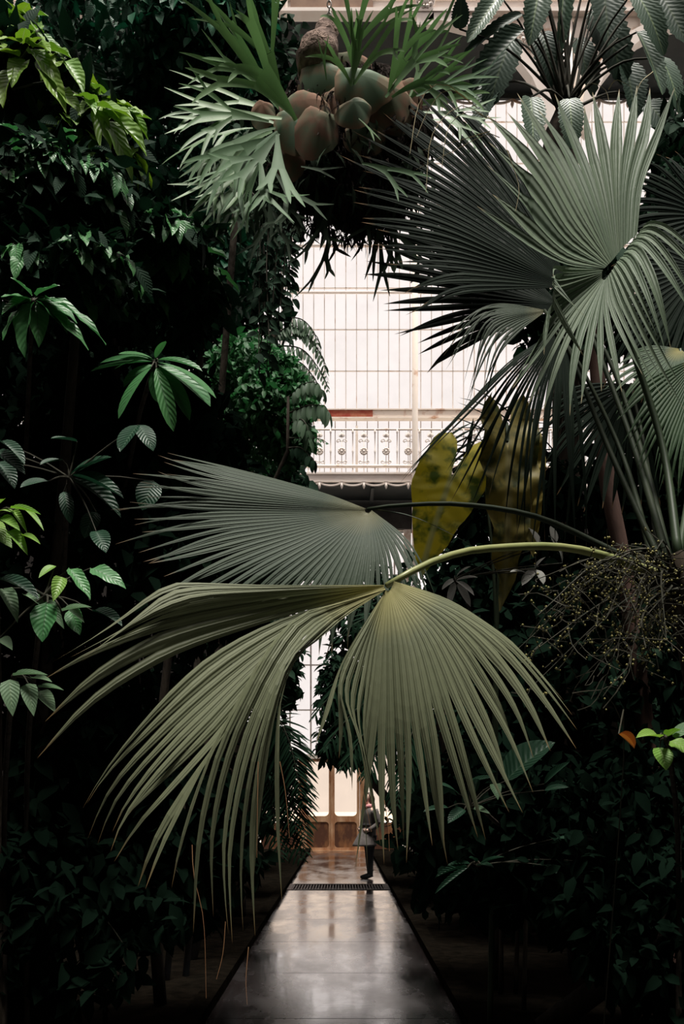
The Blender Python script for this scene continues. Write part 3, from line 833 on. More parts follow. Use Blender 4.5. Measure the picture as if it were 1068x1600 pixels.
fan_leaf(palm, gA, [3, 11], 56, 'fanA', hA, [crown, P(900, 858, 4.2), P(765, 857, 3.85), P(690, 872, 3.65), P(625, 902, 3.52), hA], .017, 'petA', splits=spA, jit=.045, pleat=.15, seed=3)
# B: the leaf behind it
hB = P(574, 796, 4.6)
gB = [G((572, 795, 4.6), (500, 768, 4.6), (380, 735, 4.58), (240, 702, 4.55)),
      G((570, 796, 4.6), (490, 778, 4.55), (360, 752, 4.5), (215, 720, 4.46)),
      G((570, 797, 4.6), (480, 788, 4.53), (340, 775, 4.46), (190, 755, 4.42)),
      G((570, 798, 4.6), (470, 800, 4.52), (330, 800, 4.45), (180, 805, 4.4)),
      G((570, 799, 4.6), (470, 815, 4.5), (340, 832, 4.42), (200, 862, 4.36)),
      G((571, 800, 4.6), (480, 832, 4.48), (365, 872, 4.38), (240, 930, 4.3)),
      G((572, 801, 4.6), (500, 848, 4.46), (415, 905, 4.35), (320, 980, 4.28)),
      G((573, 801, 4.6), (530, 858, 4.46), (475, 930, 4.35), (430, 1010, 4.3)),
      G((575, 801, 4.6), (560, 865, 4.46), (540, 940, 4.37), (525, 1030, 4.33)),
      G((577, 800, 4.6), (588, 865, 4.46), (592, 935, 4.38), (590, 1010, 4.35)),
      G((579, 799, 4.6), (612, 850, 4.48), (632, 905, 4.4), (645, 970, 4.38)),
      G((580, 797, 4.6), (632, 838, 4.5), (665, 885, 4.44), (690, 940, 4.42)),
      G((581, 795, 4.62), (640, 806, 4.58), (690, 828, 4.55), (735, 856, 4.54))]
fan_leaf(palm, gB, [11], 52, 'fanB', hB, [crown, P(960, 862, 4.6), P(840, 808, 4.7), P(720, 788, 4.7), P(620, 790, 4.65), hB], .014, 'petD', split=.55, splits=[.7, .7, .68, .65, .62, .6, .6, .6, .58, .5, .4, .35, .3], jit=.05, seed=5)
# C: the silvery leaf at the right
hC = P(955, 420, 4.7)
gC = [G((1005, 352, 4.72), (1018, 344, 4.66), (1050, 350, 4.6), (1110, 385, 4.58)),
      G((995, 365, 4.72), (1014, 360, 4.66), (1050, 385, 4.58), (1110, 445, 4.55)),
      G((985, 378, 4.71), (1004, 378, 4.64), (1045, 430, 4.54), (1095, 520, 4.5)),
      G((972, 398, 4.70), (986, 404, 4.62), (1012, 465, 4.5), (1042, 575, 4.45)),
      G((962, 410, 4.70), (976, 430, 4.60), (1012, 505, 4.48), (1066, 615, 4.42)),
      G((955, 422, 4.69), (968, 450, 4.60), (1003, 535, 4.48), (1060, 655, 4.42)),
      G((950, 430, 4.68), (958, 470, 4.60), (985, 535, 4.48), (1022, 612, 4.42)),
      G((946, 435, 4.68), (946, 485, 4.58), (960, 545, 4.48), (978, 610, 4.42)),
      G((944, 437, 4.68), (930, 500, 4.55), (920, 570, 4.46), (912, 655, 4.40)),
      G((942, 437, 4.68), (905, 500, 4.55), (880, 570, 4.46), (864, 660, 4.40)),
      G((940, 435, 4.68), (890, 492, 4.56), (850, 560, 4.47), (812, 635, 4.42)),
      G((940, 432, 4.68), (878, 480, 4.56), (835, 535, 4.47), (790, 600, 4.42)),
      G((940, 428, 4.68), (878, 455, 4.52), (866, 462, 4.40), (890, 500, 4.32), (925, 548, 4.30)),
      G((940, 425, 4.68), (880, 436, 4.52), (860, 436, 4.40), (880, 465, 4.32), (910, 505, 4.30)),
      G((942, 421, 4.69), (885, 415, 4.60), (860, 405, 4.52), (850, 412, 4.46)),
      G((943, 420, 4.69), (880, 412, 4.62), (815, 378, 4.6), (735, 325, 4.6)),
      G((945, 418, 4.69), (882, 395, 4.64), (830, 345, 4.62), (765, 275, 4.62)),
      G((948, 415, 4.70), (888, 365, 4.68), (838, 290, 4.7), (745, 180, 4.72)),
      G((952, 411, 4.71), (905, 340, 4.72), (855, 250, 4.76), (780, 148, 4.8)),
      G((956, 407, 4.72), (922, 320, 4.76), (885, 235, 4.84), (830, 140, 4.9)),
      G((960, 402, 4.73), (940, 305, 4.8), (915, 220, 4.9), (895, 150, 5.0)),
      G((966, 394, 4.74), (960, 292, 4.82), (955, 205, 4.92), (950, 135, 5.05)),
      G((976, 382, 4.74), (980, 285, 4.82), (1000, 200, 4.92), (1020, 110, 5.05)),
      G((995, 365, 4.74), (1005, 285, 4.82), (1035, 205, 4.92), (1056, 115, 5.05))]
spC = [.2, .2, .2, .22, .25, .25, .28, .3, .36, .38, .40, .42, .45, .45, .5, .6, .6, .65, .65, .6, .55, .55, .56, .56]
fan_leaf(palm, gC, [14], 40, 'fanC', hC, [crown + Vector((.02, .02, .1)), P(1035, 700, 4.75), P(985, 540, 4.8), P(950, 440, 4.74)], .018, 'petE', splits=spC, jit=.035, pleat=.2, seed=8)
# D: leaves behind C, their shade put into the leaf colour
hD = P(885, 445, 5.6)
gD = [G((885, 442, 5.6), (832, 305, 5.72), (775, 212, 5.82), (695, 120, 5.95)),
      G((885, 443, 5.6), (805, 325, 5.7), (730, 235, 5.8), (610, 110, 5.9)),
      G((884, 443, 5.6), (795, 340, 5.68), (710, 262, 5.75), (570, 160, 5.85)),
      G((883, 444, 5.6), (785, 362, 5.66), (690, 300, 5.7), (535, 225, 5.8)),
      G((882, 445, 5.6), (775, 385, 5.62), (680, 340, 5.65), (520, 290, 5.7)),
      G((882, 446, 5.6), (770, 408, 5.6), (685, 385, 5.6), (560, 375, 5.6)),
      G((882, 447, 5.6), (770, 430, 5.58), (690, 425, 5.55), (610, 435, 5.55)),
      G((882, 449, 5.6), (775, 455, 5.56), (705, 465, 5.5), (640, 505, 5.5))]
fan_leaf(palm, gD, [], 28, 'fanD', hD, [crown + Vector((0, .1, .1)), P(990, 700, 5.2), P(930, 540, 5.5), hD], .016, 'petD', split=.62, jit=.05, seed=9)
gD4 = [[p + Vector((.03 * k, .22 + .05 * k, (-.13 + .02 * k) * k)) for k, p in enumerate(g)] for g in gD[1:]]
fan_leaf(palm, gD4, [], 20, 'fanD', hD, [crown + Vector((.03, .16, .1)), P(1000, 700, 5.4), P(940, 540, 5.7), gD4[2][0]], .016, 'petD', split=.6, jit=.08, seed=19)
hD2 = P(850, 485, 5.3)
gD2 = [G((850, 484, 5.3), (790, 474, 5.2), (735, 478, 5.12), (685, 500, 5.1)),
       G((850, 485, 5.3), (790, 482, 5.18), (740, 492, 5.1), (703, 540, 5.08)),
       G((850, 486, 5.3), (795, 492, 5.15), (752, 510, 5.08), (715, 600, 5.06)),
       G((850, 487, 5.3), (800, 505, 5.15), (765, 535, 5.06), (735, 620, 5.05)),
       G((850, 488, 5.3), (810, 520, 5.15), (780, 560, 5.06), (755, 640, 5.05))]
fan_leaf(palm, gD2, [], 18, 'fanB', hD2, [crown + Vector((-.02, .08, .05)), P(950, 700, 5.0), P(885, 540, 5.2), hD2], .014, 'petD', split=.42, jit=.07, seed=12, tipdrop=.05)
hD3 = P(868, 520, 5.4)
gD3 = [G((868, 518, 5.4), (800, 560, 5.35), (720, 630, 5.3), (600, 735, 5.3)),
       G((868, 520, 5.4), (800, 575, 5.3), (735, 655, 5.25), (660, 750, 5.25)),
       G((868, 522, 5.4), (805, 590, 5.3), (755, 670, 5.25), (700, 770, 5.25)),
       G((868, 524, 5.4), (815, 605, 5.3), (780, 690, 5.25), (745, 800, 5.25)),
       G((870, 526, 5.4), (830, 620, 5.3), (805, 720, 5.25), (790, 830, 5.25)),
       G((872, 526, 5.4), (850, 630, 5.3), (838, 740, 5.25), (830, 860, 5.25)),
       G((876, 526, 5.4), (875, 640, 5.3), (875, 750, 5.25), (872, 880, 5.25)),
       G((880, 526, 5.4), (905, 640, 5.3), (920, 750, 5.25), (925, 870, 5.25))]
fan_leaf(palm, gD3, [], 24, 'fanD', hD3, [crown + Vector((-.05, .12, .05)), P(975, 720, 5.2), P(905, 570, 5.35), hD3], .014, 'petD', split=.25, jit=.10, seed=13)
# E: fresher leaves low at the right
hE = P(1092, 560, 5.2)
gE = [G((1090, 558, 5.2), (1045, 575, 5.1), (1000, 600, 5.02), (960, 640, 5.0)),
      G((1090, 562, 5.2), (1045, 605, 5.08), (1005, 650, 5.0), (975, 700, 4.98)),
      G((1091, 564, 5.2), (1055, 630, 5.08), (1025, 690, 5.0), (1005, 750, 4.98)),
      G((1092, 566, 5.2), (1070, 650, 5.08), (1050, 720, 5.0), (1040, 790, 4.98)),
      G((1094, 566, 5.2), (1090, 650, 5.08), (1085, 720, 5.0), (1085, 800, 4.98))]
fan_leaf(palm, gE, [], 20, 'fanE', hE, [crown + Vector((.06, .05, .05)), P(1090, 760, 5.0), P(1105, 640, 5.2), hE], .016, 'petE', split=.6, jit=.03, seed=14)
fan_proc(palm, P(1062, 545, 5.6), (-.7, -.2, -.7), (-.2, -.8, .4), .5, 75, 16, 'fanE', [crown, P(1080, 700, 5.5), P(1062, 545, 5.6)], .014, 'petE', seed=21)
fan_proc(palm, P(985, 600, 6.0), (-.35, -.1, -.9), (-.1, -.9, .3), .75, 80, 22, 'fanD', [crown + Vector((0, .2, 0)), P(1010, 720, 5.6), P(985, 600, 6.0)], .014, 'petD', seed=22)
fan_proc(palm, P(1100, 420, 5.8), (-.6, 0, -.5), (-.1, -.9, .3), .8, 100, 26, 'fanD', [crown + Vector((.1, .2, 0)), P(1120, 600, 5.6), P(1100, 420, 5.8)], .014, 'petD', seed=23)
fan_proc(palm, P(1110, 340, 6.2), (-.5, 0, .5), (-.1, -.9, .3), .8, 100, 26, 'fanD', [crown + Vector((.1, .3, 0)), P(1130, 600, 5.8), P(1110, 340, 6.2)], .014, 'petD', seed=24)
# loose dry threads hanging off the upper leaf tips, and rust-brown tips below leaf A
def threads(spec, mat, nm, r0=.0026):
    for i, pts in enumerate(spec):
        MB().tube(spline(G(*pts), 10), [r0 * (1 - .6 * j / 9) for j in range(10)], 4).build(nm, M[mat], palm)
threads([[(745, 168, 4.72), (700, 140, 4.7), (670, 170, 4.7), (650, 215, 4.7)], [(735, 160, 4.72), (690, 130, 4.7), (655, 160, 4.7), (640, 240, 4.68)],
         [(765, 205, 4.66), (715, 220, 4.66), (660, 235, 4.66)], [(780, 215, 4.66), (760, 210, 4.66), (700, 240, 4.66), (650, 265, 4.66)],
         [(800, 250, 4.62), (790, 230, 4.6), (810, 290, 4.6), (805, 330, 4.6)], [(775, 190, 4.7), (730, 175, 4.66), (700, 200, 4.66), (690, 260, 4.66)],
         [(905, 150, 5.0), (920, 130, 4.98), (945, 140, 4.97), (952, 165, 4.97)], [(950, 140, 5.03), (962, 125, 5.0), (985, 135, 5.0)], [(1020, 112, 5.03), (1000, 130, 5.0), (990, 160, 5.0)],
         [(760, 185, 4.7), (720, 165, 4.66), (675, 210, 4.64), (665, 300, 4.64)]], 'straw', 'dry_thread')
threads([[(300, 1320, 3.08), (303, 1370, 3.08), (318, 1440, 3.09), (322, 1560, 3.1)], [(388, 1480, 3.12), (384, 1530, 3.12), (386, 1570, 3.12)], [(352, 1440, 3.1), (348, 1490, 3.1), (338, 1530, 3.1)],
         [(560, 1200, 3.33), (572, 1260, 3.33), (580, 1300, 3.33)], [(600, 1250, 3.36), (606, 1290, 3.36), (608, 1330, 3.36)], [(437, 1190, 3.12), (446, 1240, 3.12), (452, 1310, 3.12)],
         [(403, 1190, 3.08), (402, 1260, 3.08), (401, 1340, 3.08)]], 'rusttip', 'dry_tip', .0014)
# fruiting stalk of the palm
st = MB(); bp = []
for i in range(26):
    e = P(random.uniform(800, 1075), random.uniform(885, 1080), random.uniform(4.0, 4.5))
    m_ = (crown + e) / 2 + Vector((0, -.05, .12)) + rv(.06)
    s_ = spline([crown + rv(.04), m_, e], 10)
    st.tube(s_, [.006 * (1 - .7 * j / 9) for j in range(10)], 4)
    for q in range(14):
        a = s_[random.randint(4, 9)]; e2 = a + rv(.14) + Vector((0, 0, -.05))
        kk = spline([a, (a + e2) / 2 + rv(.03), e2], 5)
        st.tube(kk, .0022, 3, False)
        for r in range(3): bp.append(kk[random.randint(1, 4)] + rv(.012))
fs = st.build('fruit_stalk', M['twig'], palm); fs['kind'] = 'stuff'
bb = MB()
for p in bp[:900]:
    r = random.uniform(.004, .0075); o = len(bb.v)
    for d in ((0, 0, 1), (1, 0, 0), (0, 1, 0), (-1, 0, 0), (0, -1, 0), (0, 0, -1)): bb.vert(p + Vector(d) * r)
    for a, b in ((1, 2), (2, 3), (3, 4), (4, 1)):
        bb.f.append((o, o + a, o + b)); bb.f.append((o + 5, o + b, o + a))
o = add('berries', bb.mesh('berries', M['berry'], True), palm); o['kind'] = 'stuff'

# ================================================================ staghorn fern
def antler(mb, L0, R0, dirv, nrm, length, w, level, droop, spread, rnd, v0=0., v1=1.):
    """forking frond lobe grown from the edge L0-R0"""
    n = 5 if level else 6
    d = dirv.normalized()
    mid = (L0 + R0) / 2
    rows = [[L0, R0]]; w0 = (R0 - L0).length
    tip = level == 0
    for i in range(1, n + 1):
        t = i / n
        d = (d + Vector((0, 0, -droop / n)) + nrm * .03).normalized()
        mid = mid + d * length / n
        s_ = d.cross(nrm).normalized()
        if tip: ww = (w0 * (1 - t) + w * .8 * t) * (1 - t ** 2) + .002
        else: ww = w0 + (w - w0) * t ** 1.4
        rows.append([mid - s_ * ww / 2 * -1, mid + s_ * ww / 2 * -1] if False else [mid - s_ * ww / 2, mid + s_ * ww / 2])
    mb.grid([[r[0], (r[0] + r[1]) / 2 + nrm * -.12 * (r[1] - r[0]).length, r[1]] for r in rows], [[(0, v0 + (v1 - v0) * i / n), (.5, v0 + (v1 - v0) * i / n), (1, v0 + (v1 - v0) * i / n)] for i in range(n + 1)])
    if level:
        Lx, Rx = rows[-1]; C_ = (Lx + Rx) / 2
        k = 3 if (level >= 2 and rnd.random() < .45) else 2
        pts = [Lx.lerp(Rx, i / k) for i in range(k + 1)]
        for i in range(k):
            a = spread * ((i + .5) / k - .5) * 2 + rnd.uniform(-.12, .12)
            dd = Quaternion(nrm, -a) @ d
            antler(mb, pts[i], pts[i + 1], dd, nrm, length * rnd.uniform(.55, 1.1), w * rnd.uniform(.55, .75), level - 1, droop, spread * .9, rnd)

def frond(root, bpx, ang, lenpx, D, mat, level=2, spread=.55, droop=.35, wide=.26, tilt=-.15, seed=0):
    rnd = random.Random(seed)
    a = math.radians(ang); Lm = px(lenpx, D)
    d = Vector((math.sin(a), tilt, math.cos(a))).normalized()
    tilt += rnd.uniform(-.35, .3)
    d = Vector((math.sin(a), tilt, math.cos(a))).normalized()
    n = Vector((rnd.uniform(-.7, .7), -1, .35 + rnd.uniform(-.5, .4))); n = (n - d * n.dot(d)).normalized()
    s_ = d.cross(n).normalized()
    b = P(bpx[0], bpx[1], D); w0 = Lm * .035
    mb = MB()
    antler(mb, b - s_ * w0 / 2, b + s_ * w0 / 2, d, n, Lm * .46, Lm * wide, level, droop, spread, rnd)
    return add('antler_frond', mb.mesh('antler_frond', M[mat], True), root)

DS = 6.0
sc_ = P(545, 215, DS)
stag = thing('staghorn_fern', 'big staghorn fern hanging on a chain with forked antler fronds', 'fern', P(545, 60, DS))
bm = bmesh.new(); bmesh.ops.create_icosphere(bm, subdivisions=4, radius=1)
for v in bm.verts:
    c_ = v.co.copy()
    f_ = 1 + .10 * math.sin(c_.x * 7 + 1) * math.sin(c_.z * 6) + .06 * math.sin(c_.y * 15 + c_.z * 11) + random.uniform(-.02, .02)
    v.co = Vector((c_.x * px(125, DS) * (1 - .12 * max(0, c_.z)), c_.y * .42, c_.z * px(118, DS))) * f_ + P(552, 232, DS + .3)
me = bpy.data.meshes.new('root_mass'); bm.to_mesh(me); bm.free(); me.materials.append(M['peat']); add('root_mass', me, stag)
# knotted wood on which it hangs
mw = MB(); mw.tube(spline(G((512, 40, 6.0), (505, 70, 5.98), (492, 92, 5.96), (490, 130, 6.1)), 12), [.06, .075, .07, .085, .10, .115, .12, .12, .11, .10, .1, .09], 10)
mw.build('hanging_wood', M['mossbranch'], stag, True)
# chain
lk = MB(); lk.tube([(.012 * math.cos(k * PI / 6), 0, .022 * math.sin(k * PI / 6)) for k in range(13)], .0042, 5, False)
lkm = lk.mesh('chain_link', M['chain'], True)
z = P(514, 42, 6.0).z
for i in range(44):
    add('chain_link', lkm, stag, Matrix.Translation((P(514, 42, 6.0).x, 6.0, z + i * .034)) @ Matrix.Rotation((i % 2) * PI / 2, 4, 'Z'))
# shield fronds: domed kidney plates pressed against the root mass
def shield(cx_, cy_, rx, ry, D, mat, rot=0, bulge=.26, nrm=None):
    mb = MB(); R = []; U = []; nn, mm = 7, 20
    c0 = P(cx_, cy_, D); A = math.radians(rot)
    for i in range(nn + 1):
        t = i / nn; row = []; ur = []
        for k in range(mm + 1):
            w = 2 * PI * k / mm
            e = t * (1 + .07 * math.sin(3 * w + cx_) + .05 * math.sin(5 * w + cy_))
            x, zz = e * rx * math.cos(w), e * ry * math.sin(w) * (1 - .25 * (math.sin(w) > .8) * t)
            xr, zr = x * math.cos(A) - zz * math.sin(A), x * math.sin(A) + zz * math.cos(A)
            row.append(c0 + Vector((px(xr, D), -px(bulge * (rx + ry) / 2, D) * (1 - t * t) + .006 * math.sin(w * 5 + cx_) * t * t, px(zr, D) + .05 * (1 - t * t)))); ur.append((.5 + .5 * math.cos(w) * t, 1 - t))
        R.append(row); U.append(ur)
    mb.grid(R, U)
    add('shield_frond', mb.mesh('shield_frond', M[mat], True), stag)
for a in ((505, 128, 42, 36, 5.92, 'shieldg', 0), (566, 140, 48, 40, 5.78, 'shieldg', -10), (540, 108, 40, 30, 6.0, 'shieldb', 0), (602, 160, 40, 44, 5.84, 'shieldb', 15), (474, 178, 40, 44, 5.84, 'shieldb', 20),
          (492, 205, 36, 46, 5.82, 'shieldb', -5), (455, 205, 28, 42, 5.84, 'shieldg', 25), (530, 170, 34, 40, 5.9, 'shieldb', 0), (620, 175, 30, 40, 5.9, 'shieldb', -25), (452, 255, 26, 30, 5.9, 'shieldb', 0),
          (570, 215, 34, 30, 5.86, 'shieldg', 10), (640, 150, 24, 34, 5.98, 'shieldb', 0), (410, 180, 20, 24, 6.0, 'shieldb', 0), (552, 178, 30, 24, 5.74, 'shieldg', 20)):
    shield(*a)
FR = [((551, 132), 2, 128, 5.7, 'stag', 2), ((553, 132), 32, 118, 5.72, 'stag', 2), ((548, 132), -22, 100, 5.74, 'stag', 1), ((606, 150), 12, 112, 5.72, 'stag', 2), ((602, 152), 42, 140, 5.7, 'stag', 2), ((612, 152), 60, 120, 5.74, 'stag', 2),
      ((640, 150), 20, 90, 5.9, 'stag', 2), ((650, 150), 75, 100, 5.85, 'stagdull', 2), ((655, 175), 95, 110, 5.9, 'stag', 2),
      ((462, 188), -32, 178, 5.68, 'stag', 2), ((440, 150), -15, 130, 5.75, 'stag', 2), ((462, 185), -52, 165, 5.75, 'stag', 2), ((440, 185), -78, 165, 5.8, 'stag', 2), ((435, 195), -66, 150, 5.9, 'stag', 2), ((430, 200), -92, 150, 5.75, 'stagdull', 2),
      ((440, 175), -48, 130, 6.1, 'stag', 2), ((425, 205), -104, 150, 5.85, 'stag', 2), ((430, 215), -116, 145, 5.7, 'stagdull', 2), ((433, 205), -128, 170, 5.65, 'stagdull', 2), ((435, 208), -150, 165, 5.62, 'stagdull', 2),
      ((433, 210), 178, 160, 5.6, 'stagdull', 2), ((420, 230), -140, 140, 5.9, 'stag', 2), ((410, 240), -160, 130, 5.8, 'stagdull', 2), ((395, 200), -95, 110, 6.0, 'stag', 2), ((385, 215), -120, 110, 5.95, 'stag', 2), ((400, 255), -105, 110, 5.8, 'stagdull', 2), ((405, 270), 170, 100, 5.9, 'stagdull', 2),
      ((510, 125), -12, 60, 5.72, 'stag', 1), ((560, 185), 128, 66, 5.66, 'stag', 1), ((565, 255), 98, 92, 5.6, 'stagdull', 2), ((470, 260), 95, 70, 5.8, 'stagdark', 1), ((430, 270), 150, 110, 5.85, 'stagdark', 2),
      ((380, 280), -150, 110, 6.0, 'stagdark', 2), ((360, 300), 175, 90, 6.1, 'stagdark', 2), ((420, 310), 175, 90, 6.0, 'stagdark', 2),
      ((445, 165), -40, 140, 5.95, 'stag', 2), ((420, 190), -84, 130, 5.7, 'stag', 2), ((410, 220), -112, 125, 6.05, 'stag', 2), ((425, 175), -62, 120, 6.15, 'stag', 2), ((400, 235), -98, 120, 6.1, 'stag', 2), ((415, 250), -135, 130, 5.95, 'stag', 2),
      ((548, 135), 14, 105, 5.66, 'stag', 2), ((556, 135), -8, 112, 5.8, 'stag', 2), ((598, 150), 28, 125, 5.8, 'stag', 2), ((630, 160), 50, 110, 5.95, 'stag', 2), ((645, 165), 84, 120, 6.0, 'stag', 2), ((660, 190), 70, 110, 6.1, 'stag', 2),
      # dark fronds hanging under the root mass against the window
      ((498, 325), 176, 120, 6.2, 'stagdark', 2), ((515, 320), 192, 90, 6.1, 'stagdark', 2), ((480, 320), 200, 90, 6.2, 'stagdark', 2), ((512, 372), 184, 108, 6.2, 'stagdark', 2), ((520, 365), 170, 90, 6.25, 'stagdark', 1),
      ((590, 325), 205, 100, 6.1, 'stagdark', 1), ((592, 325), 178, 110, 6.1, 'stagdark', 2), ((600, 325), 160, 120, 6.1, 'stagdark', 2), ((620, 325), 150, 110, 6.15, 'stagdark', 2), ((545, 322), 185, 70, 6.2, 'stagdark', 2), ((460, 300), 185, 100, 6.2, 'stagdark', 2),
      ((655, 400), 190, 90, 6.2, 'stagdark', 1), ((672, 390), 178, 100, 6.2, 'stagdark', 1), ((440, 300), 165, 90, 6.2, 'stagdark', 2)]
for i, (b, a, l, D, m_, lv) in enumerate(FR):
    frond(stag, b, a, l, D, m_, lv, spread=random.uniform(.6, .95) if a not in (178, 160) else .45, droop=random.uniform(.15, .8) if abs(a) < 140 else .1, seed=40 + i, wide=.135 if lv == 2 else .11)
stuff('old_roots', M['peat'], [(P(552, 240, DS + .25), (px(128, DS), .45, px(122, DS)), 1)], 2600, .10, stag, aspect=.16, droop=1.4, shell=.93)
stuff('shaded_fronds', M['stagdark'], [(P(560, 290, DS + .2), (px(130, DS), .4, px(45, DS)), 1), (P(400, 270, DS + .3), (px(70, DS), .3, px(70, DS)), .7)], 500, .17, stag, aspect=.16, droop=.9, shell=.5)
mb = MB().tube(spline(G((512, 330, 6.2), (514, 350, 6.2), (512, 374, 6.2)), 6), .008, 5).tube(spline(G((655, 345, 6.2), (660, 370, 6.2), (655, 402, 6.2)), 6), .006, 5).tube(spline(G((672, 340, 6.2), (674, 365, 6.2), (672, 392, 6.2)), 6), .006, 5)
mb.build('runner_roots', M['twig'], stag)['kind'] = 'stuff'
# ================================================================ tall scalloped-leaf plant, top right
DP = 9.0
tb_ = P(882, 200, DP)
ph = thing('tree_philodendron', 'tall bare-trunked plant with long scalloped leaves under the arch', 'plant', (tb_.x + .15, DP, .08))
tp = spline([(tb_.x + .15, DP, .05), (tb_.x + .10, DP + .1, 3.0), P(884, 420, DP), P(872, 290, DP), P(876, 215, DP), P(888, 165, DP)], 30)
MB().tube(tp, [.12 + .012 * math.sin(i * 3.1) for i in range(24)] + [.15, .17, .185, .18, .15, .10], 12).build('trunk', M['fibre'], ph, True)
rt = MB()
for i in range(60):
    q = tp[random.randint(20, 28)] + rv(.12); q.y -= .12
    rt.tube(spline([q, q + Vector((random.uniform(-.08, .08), -.04, -.25)), q + Vector((random.uniform(-.1, .1), 0, -.6))], 6), [.014, .013, .011, .009, .007, .004], 4)
rt.build('aerial_roots', M['fibre'], ph)['kind'] = 'stuff'
PH = [((717, 45), (722, -3), 30, 'philod', 8.6), ((780, -8), (732, 55), 34, 'philo', 8.7), ((815, 22), (728, 58), 20, 'philod', 8.7), ((842, -25), (832, 50), 46, 'philo', 8.5), ((818, 48), (732, 118), 40, 'philod', 8.6),
      ((828, 152), (836, 218), 42, 'philo', 8.5), ((889, 154), (896, 210), 42, 'philo', 8.5), ((995, 50), (1042, 135), 36, 'philo', 8.6), ((990, -15), (1046, 55), 46, 'philo', 8.5), ((1025, -20), (1075, 55), 60, 'philod', 8.8),
      ((1030, 90), (1075, 150), 40, 'philo', 8.7), ((930, 15), (985, 100), 70, 'philod', 9.2), ((845, 50), (872, 125), 50, 'philod', 9.0), ((800, 60), (760, 140), 60, 'philod', 9.3), ((975, 100), (1000, 170), 50, 'philod', 9.3),
      ((940, -30), (955, 60), 60, 'philod', 9.1), ((900, 60), (930, 140), 44, 'philod', 9.3), ((880, -40), (880, 70), 26, 'philo', 8.9), ((770, 130), (745, 190), 40, 'philod', 9.4), ((1010, 160), (1070, 215), 50, 'philod', 9.4)]
for b, t, w_, m_, D in PH:
    lfo = E(ph, LV[m_], b, t, w_, D, D - .15, Vector((random.uniform(-.3, .3), -.9, .35)))
    hub = P(884 + random.uniform(-14, 14), 165 + random.uniform(-10, 15), DP - .05)
    bp_ = P(b[0], b[1], D)
    MB().tube(spline([hub, hub.lerp(bp_, .55) + Vector((0, 0, .12)), bp_], 9), [.016 - .001 * i for i in range(9)], 6).build('petiole', M['twig'], ph, True)
for tx, ty in ((805, 60), (838, 20), (850, -20), (868, -30), (895, -30), (912, -25), (925, -20), (945, 10), (965, 60), (980, 70), (870, 60)):
    hub = P(884 + random.uniform(-12, 12), 165, DP - .1)
    e = P(tx, ty, DP - random.uniform(.1, .4))
    MB().tube(spline([hub, hub.lerp(e, .5) + Vector((0, 0, .05)), e], 8), [.018 - .0012 * i for i in range(8)], 6).build('petiole', M['twig'], ph, True)

# ================================================================ left side climbers and shrubs
def B(pxx, py, D, rx, ry, rz, w=1.0): return (P(pxx, py, D), (rx, ry, rz), w)
def gx(pxx, D): return ((pxx - CX) * D / F, D, .08)

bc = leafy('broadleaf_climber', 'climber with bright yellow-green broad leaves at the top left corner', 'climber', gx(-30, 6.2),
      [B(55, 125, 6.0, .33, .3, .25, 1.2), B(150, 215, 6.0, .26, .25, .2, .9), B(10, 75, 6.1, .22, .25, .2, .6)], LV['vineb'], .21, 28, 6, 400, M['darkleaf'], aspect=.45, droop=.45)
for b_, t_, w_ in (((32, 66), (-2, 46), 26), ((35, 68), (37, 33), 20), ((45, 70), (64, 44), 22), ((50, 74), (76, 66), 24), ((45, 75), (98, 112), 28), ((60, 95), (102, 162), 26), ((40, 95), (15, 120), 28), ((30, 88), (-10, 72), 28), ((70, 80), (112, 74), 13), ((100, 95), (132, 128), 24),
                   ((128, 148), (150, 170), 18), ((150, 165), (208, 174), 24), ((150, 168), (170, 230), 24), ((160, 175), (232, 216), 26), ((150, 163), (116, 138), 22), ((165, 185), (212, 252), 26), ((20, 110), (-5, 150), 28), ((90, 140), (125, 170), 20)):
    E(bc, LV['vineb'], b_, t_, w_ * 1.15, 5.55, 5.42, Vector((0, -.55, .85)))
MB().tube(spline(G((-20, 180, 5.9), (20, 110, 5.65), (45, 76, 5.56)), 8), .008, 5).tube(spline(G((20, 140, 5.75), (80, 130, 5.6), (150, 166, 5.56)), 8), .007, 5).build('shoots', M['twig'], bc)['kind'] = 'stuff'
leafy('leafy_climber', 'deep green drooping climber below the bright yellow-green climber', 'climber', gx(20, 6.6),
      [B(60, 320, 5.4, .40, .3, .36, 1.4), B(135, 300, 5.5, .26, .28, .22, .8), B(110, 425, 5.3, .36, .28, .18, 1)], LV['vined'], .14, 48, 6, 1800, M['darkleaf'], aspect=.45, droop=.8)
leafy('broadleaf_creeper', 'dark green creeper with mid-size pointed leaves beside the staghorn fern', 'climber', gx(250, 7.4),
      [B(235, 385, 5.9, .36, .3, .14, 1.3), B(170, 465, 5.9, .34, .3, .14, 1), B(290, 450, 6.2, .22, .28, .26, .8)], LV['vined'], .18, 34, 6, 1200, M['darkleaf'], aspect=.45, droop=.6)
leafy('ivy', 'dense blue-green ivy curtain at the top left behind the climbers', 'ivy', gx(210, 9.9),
      [B(170, 40, 9.4, 1.1, .6, .6, 1.5), B(310, 60, 9.5, .62, .6, .5, 1.2), B(370, 20, 9.5, .35, .5, .3, .6), B(250, 240, 9.8, .75, .5, .9, 1.4), B(320, 400, 10, .7, .5, .7, 1)], LV['ivy'], .15, 60, 5, 9000, M['ivy'], aspect=.6, droop=.8, ssize=.14)
